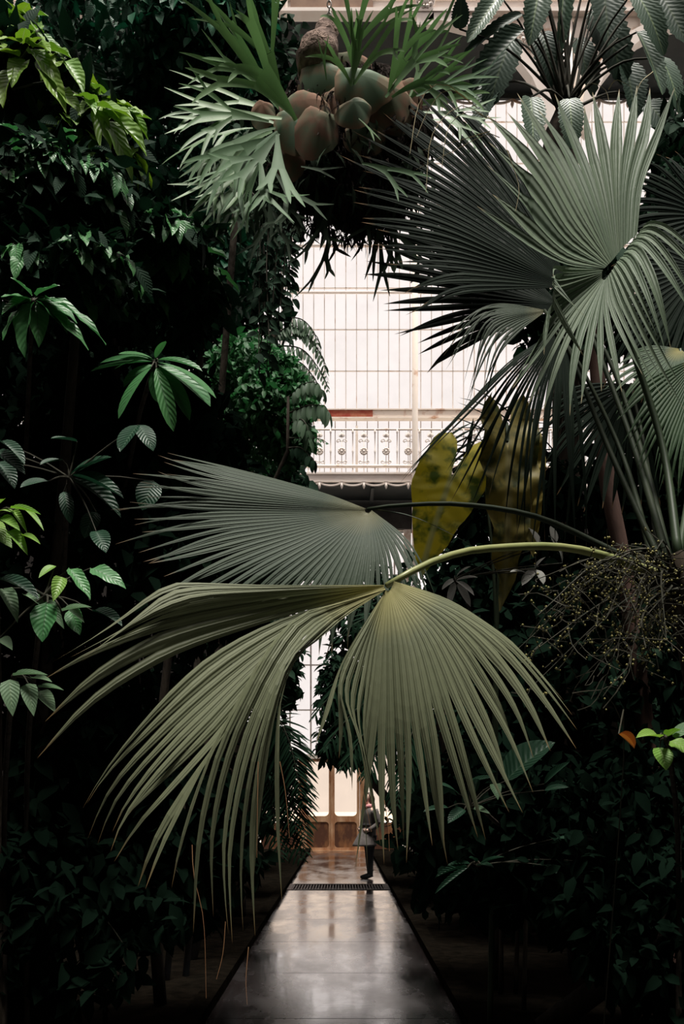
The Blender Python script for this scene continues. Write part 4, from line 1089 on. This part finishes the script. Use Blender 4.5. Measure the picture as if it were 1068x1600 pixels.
leafy('small_leaved_tree', 'fresh green tree with tiny leaves left of the gallery railing', 'tree', gx(300, 9.5),
      [B(425, 640, 9.0, .40, .4, .34, 1.2), B(385, 575, 9.2, .35, .4, .3, .9), B(455, 690, 9.0, .2, .3, .24, .7), B(350, 690, 9.3, .55, .5, .3, .9), B(440, 590, 9.1, .2, .3, .2, .5)], LV['tree'], .085, 50, 6, 7000, M['tree'], aspect=.55, droop=.4)
lc = thing('hanging_liana', 'dark liana strands with small leaves hanging left of the end window', 'vine', gx(260, 8.4))
for s_ in range(16):
    x0 = 395 + s_ * 4.0 + random.uniform(-4, 4); D = 8 + random.uniform(-.3, .3)
    yb_ = 300 + random.uniform(0, 30); ye = random.uniform(470, 600) if s_ < 12 else random.uniform(420, 540)
    ptsl = spline([P(x0 - 30 - random.uniform(0, 20), 300, D), P(x0, yb_ + 30, D), P(x0 + random.uniform(-6, 6), (yb_ + ye) / 2, D), P(x0 + random.uniform(-6, 6), ye, D)], 18)
    MB().tube(ptsl, .005, 4).build('strand', M['twig'], lc)
    for k in range(17):
        p = ptsl[k + 1] + rv(.02)
        d = Vector((random.choice((-1, 1)) * random.uniform(.5, 1), random.uniform(-.5, .3), -random.uniform(.2, .9)))
        L = random.uniform(.07, .12)
        add('leaf', random.choice(LV['dark']), lc, LM(p, p + d.normalized() * L, Vector((0, -.8, .5)) + rv(.5), L * .6))
MB().tube(spline([gx(260, 8.4), (P(330, 800, 8.5)), P(370, 300, 8.3), P(372, 250, 8.4)], 16), .03, 6).build('stem', M['bark'], lc, True)

def hubplant(name, label, cat, hub, D, base_px, leaves, meshes, group=None, stem_r=.012):
    h = P(hub[0], hub[1], D)
    sx_ = 1 if hub[0] > CX else -1
    b0 = Vector(((base_px - CX) * D / F + sx_ * .5, D + 1.6, .06))
    root = thing(name, label, cat, b0, group)
    MB().tube(spline([b0, b0 + Vector((0, 0, max(.3, (h.z - .06) * .7))), h.lerp(b0, .25) + Vector((0, 0, (h.z - .06) * .22)), h], 12), [stem_r * (1.6 - .06 * i) for i in range(12)], 6).build('stem', M['bark'], root, True)
    for lf_ in leaves:
        b, t, w_ = lf_[:3]
        m_ = lf_[3] if len(lf_) > 3 else meshes
        dd = random.uniform(-.08, .08)
        bp_ = P(b[0], b[1], D + dd)
        if (bp_ - h).length > .03:
            MB().tube(spline([h, h.lerp(bp_, .5) + Vector((0, .02, .02)), bp_], 6), [.005, .005, .004, .004, .003, .003], 5).build('petiole', M['twig'], root)
        E(root, m_, b, t, w_, D + dd, D + dd - .08, Vector((random.uniform(-.2, .2), -.5, .85)))
    return root

hubplant('rosette_shrub', 'shrub with a whorl of long drooping green leaves in the left foliage', 'shrub', (242, 566), 5.2, 200,
         [((238, 563), (160, 543), 32), ((238, 565), (139, 568), 24), ((240, 562), (176, 557), 28), ((246, 566), (342, 588), 32), ((246, 562), (314, 562), 18), ((246, 570), (333, 612), 40), ((243, 560), (256, 530), 18),
          ((240, 570), (189, 592), 26), ((243, 572), (242, 618), 26), ((238, 560), (190, 538), 26), ((248, 572), (300, 640), 26), ((236, 574), (170, 630), 26), ((244, 575), (270, 660), 26)], LV['long'])
hubplant('drooping_shrub', 'shrub with broad pointed leaves hanging at the left picture edge', 'shrub', (52, 470), 4.9, 30,
         [((48, 468), (5, 450), 34), ((50, 470), (0, 478), 30), ((52, 472), (25, 545), 36), ((56, 472), (62, 530), 34), ((58, 470), (108, 505), 34), ((60, 466), (120, 480), 30), ((56, 462), (90, 440), 26), ((50, 462), (20, 430), 26), ((60, 476), (140, 515), 26), ((46, 474), (-10, 510), 34), ((70, 464), (170, 500), 22)], LV['vined'])
hubplant('quilted_leaf_shrub', 'dark shrub with quilted ribbed leaves in the shade at left', 'shrub', (108, 746), 4.7, 110,
         [((110, 744), (169, 706), 30), ((112, 746), (192, 758), 30), ((112, 750), (192, 788), 32), ((76, 752), (31, 756), 30), ((98, 719), (62, 721), 24), ((0, 690), (40, 712), 24), ((-6, 704), (38, 733), 24), ((-4, 722), (24, 752), 30), ((100, 768), (108, 806), 22),
          ((216, 664), (184, 700), 36), ((240, 752), (222, 786), 40), ((150, 830), (165, 855), 30), ((216, 664), (240, 690), 30), ((120, 690), (80, 680), 30), ((150, 800), (130, 830), 30)], LV['quilt'])
hubplant('lime_seedling', 'young plant with small glossy lime leaves at the left edge', 'plant', (-8, 806), 4.0, -20,
         [((-6, 800), (18, 788), 16), ((16, 794), (62, 796), 12), ((40, 797), (68, 813), 10), ((20, 798), (40, 822), 12), ((-2, 812), (28, 818), 22), ((14, 830), (42, 856), 20), ((34, 836), (62, 844), 12), ((-10, 828), (14, 842), 26), ((-5, 790), (5, 775), 20), ((-12, 815), (5, 835), 26)], LV['lime'])
hubplant('heart_leaf_vine', 'vine with pale heart-shaped leaves left of the large front palm leaf', 'vine', (70, 930), 4.1, 40,
         [((4, 920), (29, 962), 26, LV['pale']), ((38, 930), (74, 944), 20, LV['pale']), ((72, 938), (96, 970), 20, LV['pale']), ((97, 955), (140, 942), 16, LV['pale']), ((108, 948), (130, 968), 14, LV['pale']), ((74, 942), (63, 998), 42, LV['vined']), ((112, 952), (122, 988), 28, LV['vined']),
          ((97, 902), (84, 932), 22, LV['lime']), ((108, 888), (142, 930), 24, LV['vined']), ((142, 888), (192, 902), 30, LV['vined']), ((86, 884), (60, 892), 16, LV['lime']), ((-4, 1000), (18, 1006), 26, LV['pale']), ((-2, 905), (60, 920), 30, LV['quilt']), ((145, 955), (190, 965), 26, LV['quilt'])], LV['pale'])
hubplant('trailing_vine', 'trailing vine with five grey-green leaves beside the palm leaf tips', 'vine', (22, 1056), 4.0, -10,
         [((20, 1056), (72, 1047), 15), ((15, 1062), (17, 1108), 30), ((44, 1068), (50, 1108), 26), ((60, 1074), (98, 1072), 12), ((62, 1080), (86, 1108), 24), ((50, 1060), (80, 1060), 16)], LV['pale'])

# pinnate fronds -----------------------------------------------------------
def pinnate(root, pts, n, L, w, mesh, droop=.4, taper=True, r=.008, mat='twig', name='frond', ang=.8, both=True, face=(0, -.5, .85)):
    c_ = spline(pts, 24)
    fr = MB().tube(c_, [r * (1.1 - .9 * i / 23) for i in range(24)], 5).build(name, M[mat], root)
    for k in range(n):
        t = .12 + .88 * (k + .5) / n
        f_ = t * 23; j = min(22, int(f_)); p = c_[j].lerp(c_[j + 1], f_ - j)
        tan = (c_[min(23, j + 2)] - c_[max(0, j - 1)]).normalized()
        side = tan.cross(Vector(face)); side = side.normalized() if side.length > .05 else Vector((1, 0, 0))
        sc = math.sin(PI * (.18 + .74 * t)) if taper else 1
        for s_ in ((-1, 1) if both else (1,)):
            d = tan * (1 - ang) + side * s_ * ang + Vector((0, 0, -droop)) + rv(.1)
            add('leaflet', random.choice(mesh), fr, LM(p, p + d.normalized() * L * sc * random.uniform(.88, 1.1), Vector((0, -.5, .85)) + rv(.25), w * (.5 + .5 * sc)))
    return fr

blade = [leafm('leaflet', M['darkleaf'], a=.3, b=.45, rows=6, fold=.5, curl=.15, asp=.05), leafm('leaflet', M['darkleaf'], a=.3, b=.45, rows=6, fold=.4, curl=.3, asp=.05)]
bladeg = [leafm('leaflet', M['fanD'], a=.3, b=.45, rows=6, fold=.5, curl=.15, asp=.05), leafm('leaflet', M['fanD'], a=.3, b=.45, rows=6, fold=.4, curl=.3, asp=.05)]
pt = thing('pinnate_tree', 'slender tree with hanging rows of leaflets beside the gallery window', 'tree', gx(300, 10))
MB().tube(spline([gx(300, 10), P(360, 900, 10), P(420, 640, 10), P(425, 520, 10)], 14), [.05 - .002 * i for i in range(14)], 7).build('stem', M['bark'], pt, True)
for q in ([(420, 505), (465, 497), (490, 520), (500, 560)], [(420, 520), (470, 518), (500, 552), (512, 600)], [(422, 540), (470, 545), (500, 580), (513, 612)], [(425, 560), (468, 566), (495, 598), (508, 625)], [(425, 530), (450, 510), (475, 515), (485, 540)]):
    pinnate(pt, G(*[(a, b, 10) for a, b in q]), 15, .12, .035, LV['pinn'], droop=.9)
ct = thing('compound_leaf_tree', 'small tree with broad ribbed hanging leaflets in front of the rusty beam', 'tree', gx(290, 8.6))
MB().tube(spline([gx(290, 8.6), P(350, 950, 8.6), P(445, 720, 8.6), P(450, 620, 8.6)], 12), [.03 - .0015 * i for i in range(12)], 6).build('stem', M['bark'], ct, True)
pinnate(ct, G((452, 645, 8.6), (480, 634, 8.5), (505, 634, 8.45), (514, 645, 8.45)), 8, .15, .055, LV['pinn'], droop=2.0, taper=False)
pinnate(ct, G((452, 620, 8.6), (475, 600, 8.5), (495, 598, 8.45), (503, 612, 8.45)), 7, .12, .05, LV['pinn'], droop=1.6, taper=False)
pinnate(ct, G((455, 660, 8.6), (470, 655, 8.5), (480, 668, 8.45), (482, 690, 8.45)), 5, .13, .05, LV['pinn'], droop=1.6, taper=False)
pinnate(ct, G((450, 700, 8.6), (470, 700, 8.5), (485, 715, 8.45), (492, 722, 8.45)), 6, .12, .05, LV['dark'], droop=1.6, taper=False)
pinnate(ct, G((452, 685, 8.6), (480, 684, 8.5), (500, 686, 8.45), (514, 694, 8.45)), 7, .07, .025, LV['tree'], droop=.5)

# feather palm at the right of the gallery (thin backlit leaflets)
fp = thing('feather_palm', 'feathery palm with thin dark leaflets right of the gallery column', 'palm', gx(775, 8))
MB().tube(spline([gx(775, 8), P(772, 1000, 8), P(770, 795, 8)], 10), [.06 - .003 * i for i in range(10)], 7).build('stem', M['bark'], fp, True)
for q, L_ in (([(770, 800), (764, 735), (752, 690), (738, 655)], .60), ([(772, 800), (776, 740), (790, 690), (812, 655)], .5), ([(770, 805), (750, 775), (735, 755), (722, 742)], .5)):
    pinnate(fp, G(*[(a, b, 8 - i * .08) for i, (a, b) in enumerate(q)]), 14, L_, .036, bladeg, droop=.10, ang=.85, face=(0, -1, .1), taper=False)

# yellowing elephant-ear plant ----------------------------------------------
def sagittate(name, mat, wl=.42, wr=.42, lobe=.42, wavy=.03):
    mb = MB()
    for s_, w_ in ((-1, wl), (1, wr)):
        R = []; U = []
        n = 18; m_ = 6; xl = .52 * w_
        for i in range(n + 1):
            v = -lobe + (1 + lobe) * i / n
            if v < 0:
                q_ = math.sqrt(max(0, 1 - (v / lobe) ** 2)); out_ = xl + (w_ * .96 - xl) * q_; inn = xl - (xl - .02) * q_
            else:
                out_ = w_ * (.96 + .1 * math.sin(PI * min(1, v * 2.2))) * (1 - v ** 1.7) ** .85; inn = 0
            row = []; ur = []
            for j in range(m_ + 1):
                u = j / m_; x = inn + (out_ - inn) * u
                z_ = .22 * x - .28 * max(0, v) ** 2 - .2 * min(0, v) ** 2 + wavy * math.sin(v * 22 + j * .3) * u
                row.append((s_ * x, v, z_)); ur.append((.5 + s_ * .5 * x / .45, max(0, v)))
            R.append(row if s_ > 0 else row[::-1]); U.append(ur if s_ > 0 else ur[::-1])
        mb.grid(R, U)
    return mb.mesh(name, mat, True)
ee = thing('elephant_ear', 'elephant-ear plant with large yellowing arrow-shaped leaves right of the gallery', 'plant', gx(760, 6.5))
sy = sagittate('ear_leaf', M['yellow'], .36, .34); sb_ = sagittate('ear_leaf', M['bronze'], .25, .25, .3, .05)
def ear(mesh, b, t, D, n, wsc=1.0):
    bp_, tp_ = P(b[0], b[1], D), P(t[0], t[1], D - .12)
    L = (tp_ - bp_).length
    add('ear_leaf', mesh, ee, LM(bp_, tp_, Vector(n), L * wsc))
    MB().tube(spline([Vector(gx(765, 6.55)), P(775, 1000, 6.6), P((b[0] + 790) / 2, b[1] - 10, 6.65), bp_ + Vector((0, .03, .03)), bp_], 14), [.02 - .0009 * i for i in range(14)], 6).build('petiole', M['petD'], ee, True)
ear(sy, (708, 738), (652, 880), 6.3, (-.1, -.9, .4), 1.0)
ear(sb_, (792, 690), (806, 930), 6.2, (.15, -.9, .35), .75)
ear(sb_, (812, 700), (832, 850), 6.5, (-.2, -.9, .3), .9)

# reddish trunk, and pale leaves glinting behind
rtk = thing('red_barked_tree', 'slim reddish tree trunk in the gloom under the silvery fan leaf', 'tree', gx(1060, 7.2))
MB().tube(spline([gx(1060, 7.2), P(985, 960, 7.2), P(946, 740, 7.2), P(936, 620, 7.2), P(925, 480, 7.3)], 16), [.075 - .0015 * i for i in range(16)], 9).build('trunk', M['redbark'], rtk, True)
stuff('foliage', M['darkleaf'], [(P(925, 470, 7.6), (.7, .5, .4), 1)], 900, .16, rtk)
hubplant('grey_leaf_shrub', 'shrub with pale grey hand-like leaves under the yellowing elephant-ear', 'shrub', (710, 905), 6.2, 720,
         [((712, 905), (690, 918), 10), ((712, 907), (745, 898), 10), ((712, 908), (742, 920), 12), ((710, 910), (700, 945), 12), ((714, 910), (735, 945), 12), ((712, 902), (728, 880), 10), ((836, 890), (815, 905), 18), ((838, 890), (852, 905), 16), ((836, 888), (850, 868), 12), ((840, 850), (828, 822), 20), ((865, 850), (862, 820), 16), ((878, 880), (872, 835), 10), ((820, 895), (800, 885), 12)], LV['silver'])
hubplant('understory_shrub', 'low shrub with broad shaded leaves below the right half of the front palm leaf', 'shrub', (735, 1260), 5.6, 760,
         [((700, 1262), (662, 1264), 12, LV['quilt']), ((735, 1262), (765, 1268), 16, LV['pale']), ((715, 1240), (690, 1215), 22, LV['quilt']), ((730, 1225), (770, 1210), 14, LV['quilt']), ((772, 1225), (778, 1245), 18, LV['pale']), ((790, 1220), (855, 1150), 60, LV['quilt']), ((850, 1225), (885, 1188), 16, LV['quilt']), ((850, 1235), (882, 1222), 14, LV['quilt']), ((725, 1265), (700, 1280), 20, LV['quilt']), ((740, 1240), (745, 1212), 14, LV['quilt'])], LV['quilt'])
hubplant('fern_shrub', 'small plant with narrow leaf spray on the dark right bed', 'plant', (745, 1352), 6.2, 750,
         [((730, 1354), (680, 1362), 10), ((730, 1356), (678, 1392), 10), ((735, 1350), (700, 1348), 10), ((745, 1352), (770, 1350), 12), ((750, 1350), (785, 1335), 9), ((745, 1348), (735, 1335), 8), ((850, 1352), (872, 1362), 12), ((905, 1345), (910, 1330), 9), ((868, 1310), (888, 1305), 12)], LV['quilt'])
yg = hubplant('bright_leaf_plant', 'plant with rounded bright green leaves at the right picture edge', 'plant', (1040, 1155), 4.0, 1075,
         [((1030, 1152), (998, 1142), 28, LV['lime']), ((1045, 1158), (1090, 1170), 34, LV['vineb']), ((1050, 1150), (1095, 1120), 34, LV['pale']), ((1030, 1168), (1042, 1200), 32, LV['lime']), ((1042, 1150), (1060, 1135), 24, LV['vineb'])], LV['lime'])
wl = thing('withered_leaf', 'curled orange withered leaf beside the bright green leaves', 'leaf', P(966, 1148, 4.0))
wm = leafm('blade', M['orange'], a=.5, b=.6, rows=8, fold=1.3, curl=.1)
add('blade', wm, wl, LM(P(966, 1147, 4.0), P(992, 1168, 3.98), Vector((.3, -.8, .5)), px(12, 4)))
MB().tube(spline([P(966, 1147, 4.0), P(958, 1144, 4.02), P(975, 1165, 4.3), Vector((P(1010, 1160, 4.1).x, 4.9, .06))], 10), .003, 5).build('stalk', M['twig'], wl)

# ================================================================ dark masses of planting that fill the beds
def mass(name, label, cat, base, blobs, n, size, mat='darkleaf', meshes='dark', ntw=10, per=5, group=None, shell=.35):
    return leafy(name, label, cat, base, blobs, LV[meshes], size, ntw, per, n, M[mat], aspect=.5, droop=.5, trunk_r=.09, shell=shell, group=group)
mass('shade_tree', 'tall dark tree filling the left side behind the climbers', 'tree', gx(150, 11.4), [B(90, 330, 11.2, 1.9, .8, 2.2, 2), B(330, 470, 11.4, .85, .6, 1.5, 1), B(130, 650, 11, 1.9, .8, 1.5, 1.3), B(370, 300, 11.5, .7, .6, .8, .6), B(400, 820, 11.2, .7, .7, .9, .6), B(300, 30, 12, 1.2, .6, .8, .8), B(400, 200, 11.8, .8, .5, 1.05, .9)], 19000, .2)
mass('dark_shrub', 'shade-darkened shrub mass under the left climbers', 'shrub', gx(60, 6.2), [B(60, 640, 6.3, .75, .45, .7, 1), B(250, 700, 6.6, .6, .4, .6, 1), B(120, 880, 6.2, .9, .45, .7, 1), B(330, 900, 6.6, .5, .4, .5, .6)], 6500, .15, mat='shadetone_leaf', ntw=8)
mass('low_shrub', 'low dark shrub in the left bed at the bottom corner', 'shrub', gx(80, 6.5), [B(60, 1180, 6.4, .9, .5, .8, 1), B(250, 1300, 6.6, .7, .5, .7, 1), B(60, 1420, 6.0, .8, .5, .6, .7)], 5000, .16, mat='shadetone_leaf', meshes='night', ntw=10)
mass('dark_shrub', 'shade-darkened shrub mass behind the palm fruit stalks at right', 'shrub', gx(930, 7.8), [B(900, 860, 8.2, 1.2, .5, .8, 1), B(1050, 760, 8.2, .6, .5, 1.2, .8), B(760, 960, 8.0, .6, .5, .6, .7), B(950, 1080, 7.6, 1.2, .6, .9, 1)], 8000, .16, mat='shadetone_leaf', ntw=8)
mass('low_shrub', 'low dark shrub in the right bed at the bottom corner', 'shrub', gx(850, 6.6), [B(760, 1300, 6.8, .6, .5, .6, 1), B(950, 1330, 6.5, .8, .5, .7, 1), B(1050, 1450, 6.0, .6, .5, .6, .7)], 4500, .15, mat='shadetone_leaf', meshes='night', ntw=10)
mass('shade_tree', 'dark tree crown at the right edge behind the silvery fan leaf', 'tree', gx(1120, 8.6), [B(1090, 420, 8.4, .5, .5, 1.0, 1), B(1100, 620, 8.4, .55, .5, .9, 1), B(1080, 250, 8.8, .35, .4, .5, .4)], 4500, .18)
for lab, x, y in (('tall dark shrub against the right wall near the fan palm', 4.9, 8.4), ('tall dark shrub against the right wall farther down the hall', 5.2, 13.5)):
    mass('tall_shrub', lab, 'shrub', (x, y, .08), [(Vector((x, y, 2.4)), (1.9, 1.9, 2.3), 1)], 3600, .24, ntw=8)
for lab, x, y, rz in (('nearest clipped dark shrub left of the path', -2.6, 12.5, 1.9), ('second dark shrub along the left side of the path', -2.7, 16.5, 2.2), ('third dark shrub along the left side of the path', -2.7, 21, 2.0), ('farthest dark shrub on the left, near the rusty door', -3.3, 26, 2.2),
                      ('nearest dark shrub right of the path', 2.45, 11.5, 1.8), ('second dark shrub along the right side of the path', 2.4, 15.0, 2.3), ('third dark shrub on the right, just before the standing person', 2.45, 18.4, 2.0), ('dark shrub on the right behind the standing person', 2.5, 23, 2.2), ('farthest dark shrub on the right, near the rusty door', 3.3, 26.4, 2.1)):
    mass('border_shrub', lab, 'shrub', (x, y, .08), [(Vector((x, y, rz * .95)), (1.45, 1.7, rz * .95), 1)], 2600, .24, mat='shadetone_leaf', meshes='night', ntw=8, group='border shrubs along the path')
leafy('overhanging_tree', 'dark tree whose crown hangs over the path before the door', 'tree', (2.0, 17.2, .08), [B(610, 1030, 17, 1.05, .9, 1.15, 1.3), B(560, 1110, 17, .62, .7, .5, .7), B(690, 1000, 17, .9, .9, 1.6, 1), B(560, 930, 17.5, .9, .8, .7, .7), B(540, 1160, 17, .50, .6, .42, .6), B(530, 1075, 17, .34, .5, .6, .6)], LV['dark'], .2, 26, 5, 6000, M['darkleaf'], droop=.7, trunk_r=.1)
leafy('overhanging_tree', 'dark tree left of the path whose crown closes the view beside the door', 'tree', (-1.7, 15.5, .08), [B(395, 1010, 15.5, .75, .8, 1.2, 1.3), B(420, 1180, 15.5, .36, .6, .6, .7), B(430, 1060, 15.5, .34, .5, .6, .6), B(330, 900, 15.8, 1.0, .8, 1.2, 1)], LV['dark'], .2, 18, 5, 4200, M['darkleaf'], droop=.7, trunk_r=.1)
# unseen trees added beside and behind the camera; their crowns block skylight
for lab, x, y, z, rx, rz in (('unseen dark tree added in the left bed to block skylight', -3.4, 2.6, 6.6, 1.9, 1.5), ('unseen dark tree added in the right bed to block skylight', 3.9, 2.4, 6.4, 2.0, 1.5), ('unseen dark tree added behind the viewer to block skylight', -1.6, -3.2, 7.2, 2.6, 1.6)):
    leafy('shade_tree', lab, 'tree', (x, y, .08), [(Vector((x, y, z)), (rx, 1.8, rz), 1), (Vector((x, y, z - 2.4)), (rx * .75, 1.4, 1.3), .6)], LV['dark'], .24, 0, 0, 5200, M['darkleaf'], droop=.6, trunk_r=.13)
# arching dark palms over the path, seen against the door
dp = thing('arching_palm', 'dark arching palm whose fronds hang in front of the door glass', 'palm', (1.7, 14, .08))
MB().tube(spline([(1.7, 14, .05), (1.6, 14, 1.6), P(680, 1075, 14)], 10), [.12 - .005 * k for k in range(10)], 8).build('trunk', M['fibre'], dp, True)
for q in ([(680, 1075), (610, 1040), (545, 1055), (490, 1120)], [(680, 1080), (620, 1075), (560, 1105), (505, 1170)], [(680, 1080), (625, 1095), (580, 1130), (535, 1200)], [(680, 1085), (630, 1115), (600, 1150), (570, 1215)], [(682, 1085), (650, 1130), (630, 1190), (620, 1260)], [(690, 1075), (740, 1030), (800, 1040), (850, 1100)], [(684, 1072), (660, 1000), (600, 960), (540, 980)]):
    pinnate(dp, G(*[(a, b, 14 - k * .15) for k, (a, b) in enumerate(q)]), 22, .58, .05, blade, droop=.75, ang=.7, face=(0, -1, .3))
dp = thing('arching_palm', 'dark low palm left of the door with drooping fronds over the path edge', 'palm', (-1.35, 13, .08))
MB().tube(spline([(-1.35, 13, .05), (-1.33, 13, 1.2), P(405, 1130, 13)], 10), [.10 - .004 * k for k in range(10)], 8).build('trunk', M['fibre'], dp, True)
for q in ([(405, 1130), (430, 1120), (452, 1160), (470, 1240)], [(405, 1135), (430, 1160), (450, 1220), (462, 1300)], [(405, 1140), (430, 1200), (455, 1270), (480, 1335)], [(402, 1130), (370, 1100), (330, 1130), (300, 1200)], [(405, 1140), (420, 1220), (430, 1290), (440, 1340)], [(404, 1128), (400, 1060), (425, 1020), (455, 1010)], [(405, 1135), (440, 1140), (462, 1190), (474, 1260)], [(405, 1140), (436, 1180), (462, 1240), (478, 1310)], [(405, 1145), (425, 1240), (448, 1300), (470, 1345)]):
    pinnate(dp, G(*[(a, b, 13 - k * .12) for k, (a, b) in enumerate(q)]), 22, .42, .042, blade, droop=.4, ang=.72, face=(0, -1, .3))

# ================================================================ the visitor standing on the path
M['coat'] = plain('grey_coat', (.08, .07, .066), (.13, .115, .108), rough=.9, scale=9, bump=.1)
M['scarf'] = plain('pink_scarf', (.52, .20, .22), (.66, .38, .38), rough=.9, scale=12, bump=.2)
M['dark_cloth'] = plain('black_cloth', (.012, .012, .014), (.02, .02, .022), rough=.9, bump=0)
M['skin'] = plain('skin', (.55, .36, .28), (.60, .40, .32), rough=.55, bump=0)
M['hair'] = plain('brown_hair', (.05, .03, .02), (.09, .055, .035), rough=.6, bump=0)
def skinmesh(name, joints, edges, mat, parent, root_i=0, sub=2):
    me = bpy.data.meshes.new(name); me.from_pydata([j[0] for j in joints], edges, []); me.update()
    o = add(name, me, parent)
    sk = o.modifiers.new('Skin', 'SKIN'); sk.use_smooth_shade = True
    for i, j in enumerate(joints):
        r = j[1]; me.skin_vertices[0].data[i].radius = (r, r) if isinstance(r, (int, float)) else r
    me.skin_vertices[0].data[root_i].use_root = True
    ss_ = o.modifiers.new('Subdivision', 'SUBSURF'); ss_.levels = sub; ss_.render_levels = sub
    me.materials.append(mat)
    return o
PX, PY = xat(577, 20.0), 20.0
pe = thing('person', 'person in a grey belted coat and dark leggings standing on the path', 'person', (PX, PY, .02))
J = lambda x, y, z: (PX + x, PY + y, .02 + z)
jn = [(J(0, 0, .95), (.15, .11)), (J(0, 0, 1.12), (.125, .10)), (J(0, -.01, 1.30), (.155, .11)), (J(0, 0, 1.42), (.09, .07)), (J(-.01, -.01, 1.50), .052), (J(-.02, -.02, 1.57), (.07, .085)), (J(-.02, -.02, 1.65), (.075, .09)), (J(-.02, -.01, 1.70), (.05, .06)),
      (J(-.09, 0, .88), .095), (J(-.06, .01, .50), .058), (J(-.05, .02, .30), .055), (J(-.04, .03, .08), .04), (J(-.07, -.10, .035), (.035, .03)),
      (J(.09, 0, .88), .095), (J(.05, -.01, .50), .058), (J(.03, .0, .30), .055), (J(.02, .01, .08), .04), (J(-.01, -.12, .035), (.035, .03)),
      (J(-.19, 0, 1.38), .06), (J(-.25, .03, 1.12), .045), (J(-.16, -.14, .98), .035), (J(-.11, -.18, .96), .03),
      (J(.19, 0, 1.38), .06), (J(.26, .05, 1.12), .045), (J(.18, -.11, .98), .035), (J(.13, -.16, .96), .03),
      (J(-.02, -.125, 1.60), .018), (J(-.02, -.05, 1.52), .035)]
ed = [(0, 1), (1, 2), (2, 3), (3, 4), (4, 27), (27, 5), (5, 6), (6, 7), (0, 8), (8, 9), (9, 10), (10, 11), (11, 12), (0, 13), (13, 14), (14, 15), (15, 16), (16, 17), (2, 18), (18, 19), (19, 20), (20, 21), (2, 22), (22, 23), (23, 24), (24, 25), (5, 26)]
for hi, sgn in ((21, 1), (25, -1)):
    b0 = Vector(jn[hi][0])
    for k in range(4):
        a = b0 + Vector((sgn * .03, -.012 - .004 * k, -.018 + .018 * k)); c2 = a + Vector((sgn * .035, .0, -.012 + .002 * k)); c3 = c2 + Vector((sgn * (.026 - .004 * abs(k - 2)), .012, -.014))
        n0 = len(jn); jn += [(tuple(a), .009), (tuple(c2), .0085), (tuple(c3), .007)]; ed += [(hi, n0), (n0, n0 + 1), (n0 + 1, n0 + 2)]
    a = b0 + Vector((-sgn * .005, -.01, .035)); n0 = len(jn); jn += [(tuple(a), .010), (tuple(a + Vector((sgn * .02, -.01, .025))), .008)]; ed += [(hi, n0), (n0, n0 + 1)]
body = skinmesh('body', jn, ed, M['skin'], pe)
# leggings, coat, scarf, hair, boots
for s_, ids in ((-1, (8, 9, 10, 11)), (1, (13, 14, 15, 16))):
    MB().tube(spline([jn[k][0] for k in ids], 10), [.108, .10, .09, .078, .07, .066, .065, .06, .055, .052], 12).build('legging', M['dark_cloth'], pe, True)
    f_ = jn[ids[-1] + 1][0]
    MB().tube([Vector(jn[ids[-1]][0]) + Vector((0, .02, .1)), Vector(jn[ids[-1]][0]) + Vector((0, .015, .0)), Vector(f_) + Vector((0, .06, .012)), Vector(f_) + Vector((0, -.06, -.002))], [.062, .06, .052, .03], 10).build('boot', M['dark_cloth'], pe, True)
ct_ = MB(); R = []
for z_, rx, ry, dx in ((1.44, .075, .07, 0), (1.42, .13, .10, 0), (1.38, .20, .125, 0), (1.28, .19, .14, 0), (1.15, .155, .13, 0), (1.05, .15, .125, 0), (.98, .175, .15, .03), (.85, .20, .19, .07), (.70, .225, .24, .11), (.66, .23, .25, .115), (.66, .20, .22, .11)):
    R.append([Vector(J(rx * math.cos(2 * PI * k / 24) * (1 + .05 * math.sin(6 * PI * k / 6) * (z_ < 1)), -dx + ry * math.sin(2 * PI * k / 24), z_)) for k in range(25)])
coat = ct_.grid(R).build('coat', M['coat'], pe, True)
MB().tube([J(.15 * 1.06 * math.cos(2 * PI * k / 20), .13 * 1.06 * math.sin(2 * PI * k / 20), 1.08) for k in range(21)], .022, 6, False).build('belt', M['dark_cloth'], coat, True)
for ids in ((18, 19, 20), (22, 23, 24)):
    MB().tube(spline([jn[k][0] for k in ids], 9), [.078, .078, .072, .068, .062, .06, .056, .052, .05], 10).build('sleeve', M['coat'], coat, True)
MB().tube([J(-.005 + .085 * math.cos(2 * PI * k / 16), -.01 + .085 * math.sin(2 * PI * k / 16), 1.45 + .01 * math.cos(4 * PI * k / 16)) for k in range(17)], .042, 8, False).build('scarf', M['scarf'], pe, True)
hm = MB(); R = []
for i in range(9):
    t = i / 8; zz = 1.735 - .27 * t; rr_ = .10 * math.sin(PI * min(.62, .08 + t * .8)) + .008
    R.append([Vector(J(-.02 + rr_ * .92 * math.cos(a), .015 + rr_ * (1.0 if math.sin(a) > -.3 else (.95 if t < .35 else .35)) * math.sin(a), zz)) for a in [2 * PI * k / 20 for k in range(21)]])
hm.grid(R).build('hair', M['hair'], pe, True)
for s_ in (-1, 1):
    MB().tube([J(-.02 + s_ * .03, -.103, 1.625), J(-.02 + s_ * .03, -.112, 1.625)], [.012, .006], 8).build('eye', M['dark_cloth'], body)
MB().tube([J(-.045, -.098, 1.555), J(-.02, -.108, 1.552), J(.005, -.098, 1.555)], [.004, .008, .004], 6).build('mouth', M['scarf'], body)

pe.rotation_euler = (0, 0, math.radians(-62))
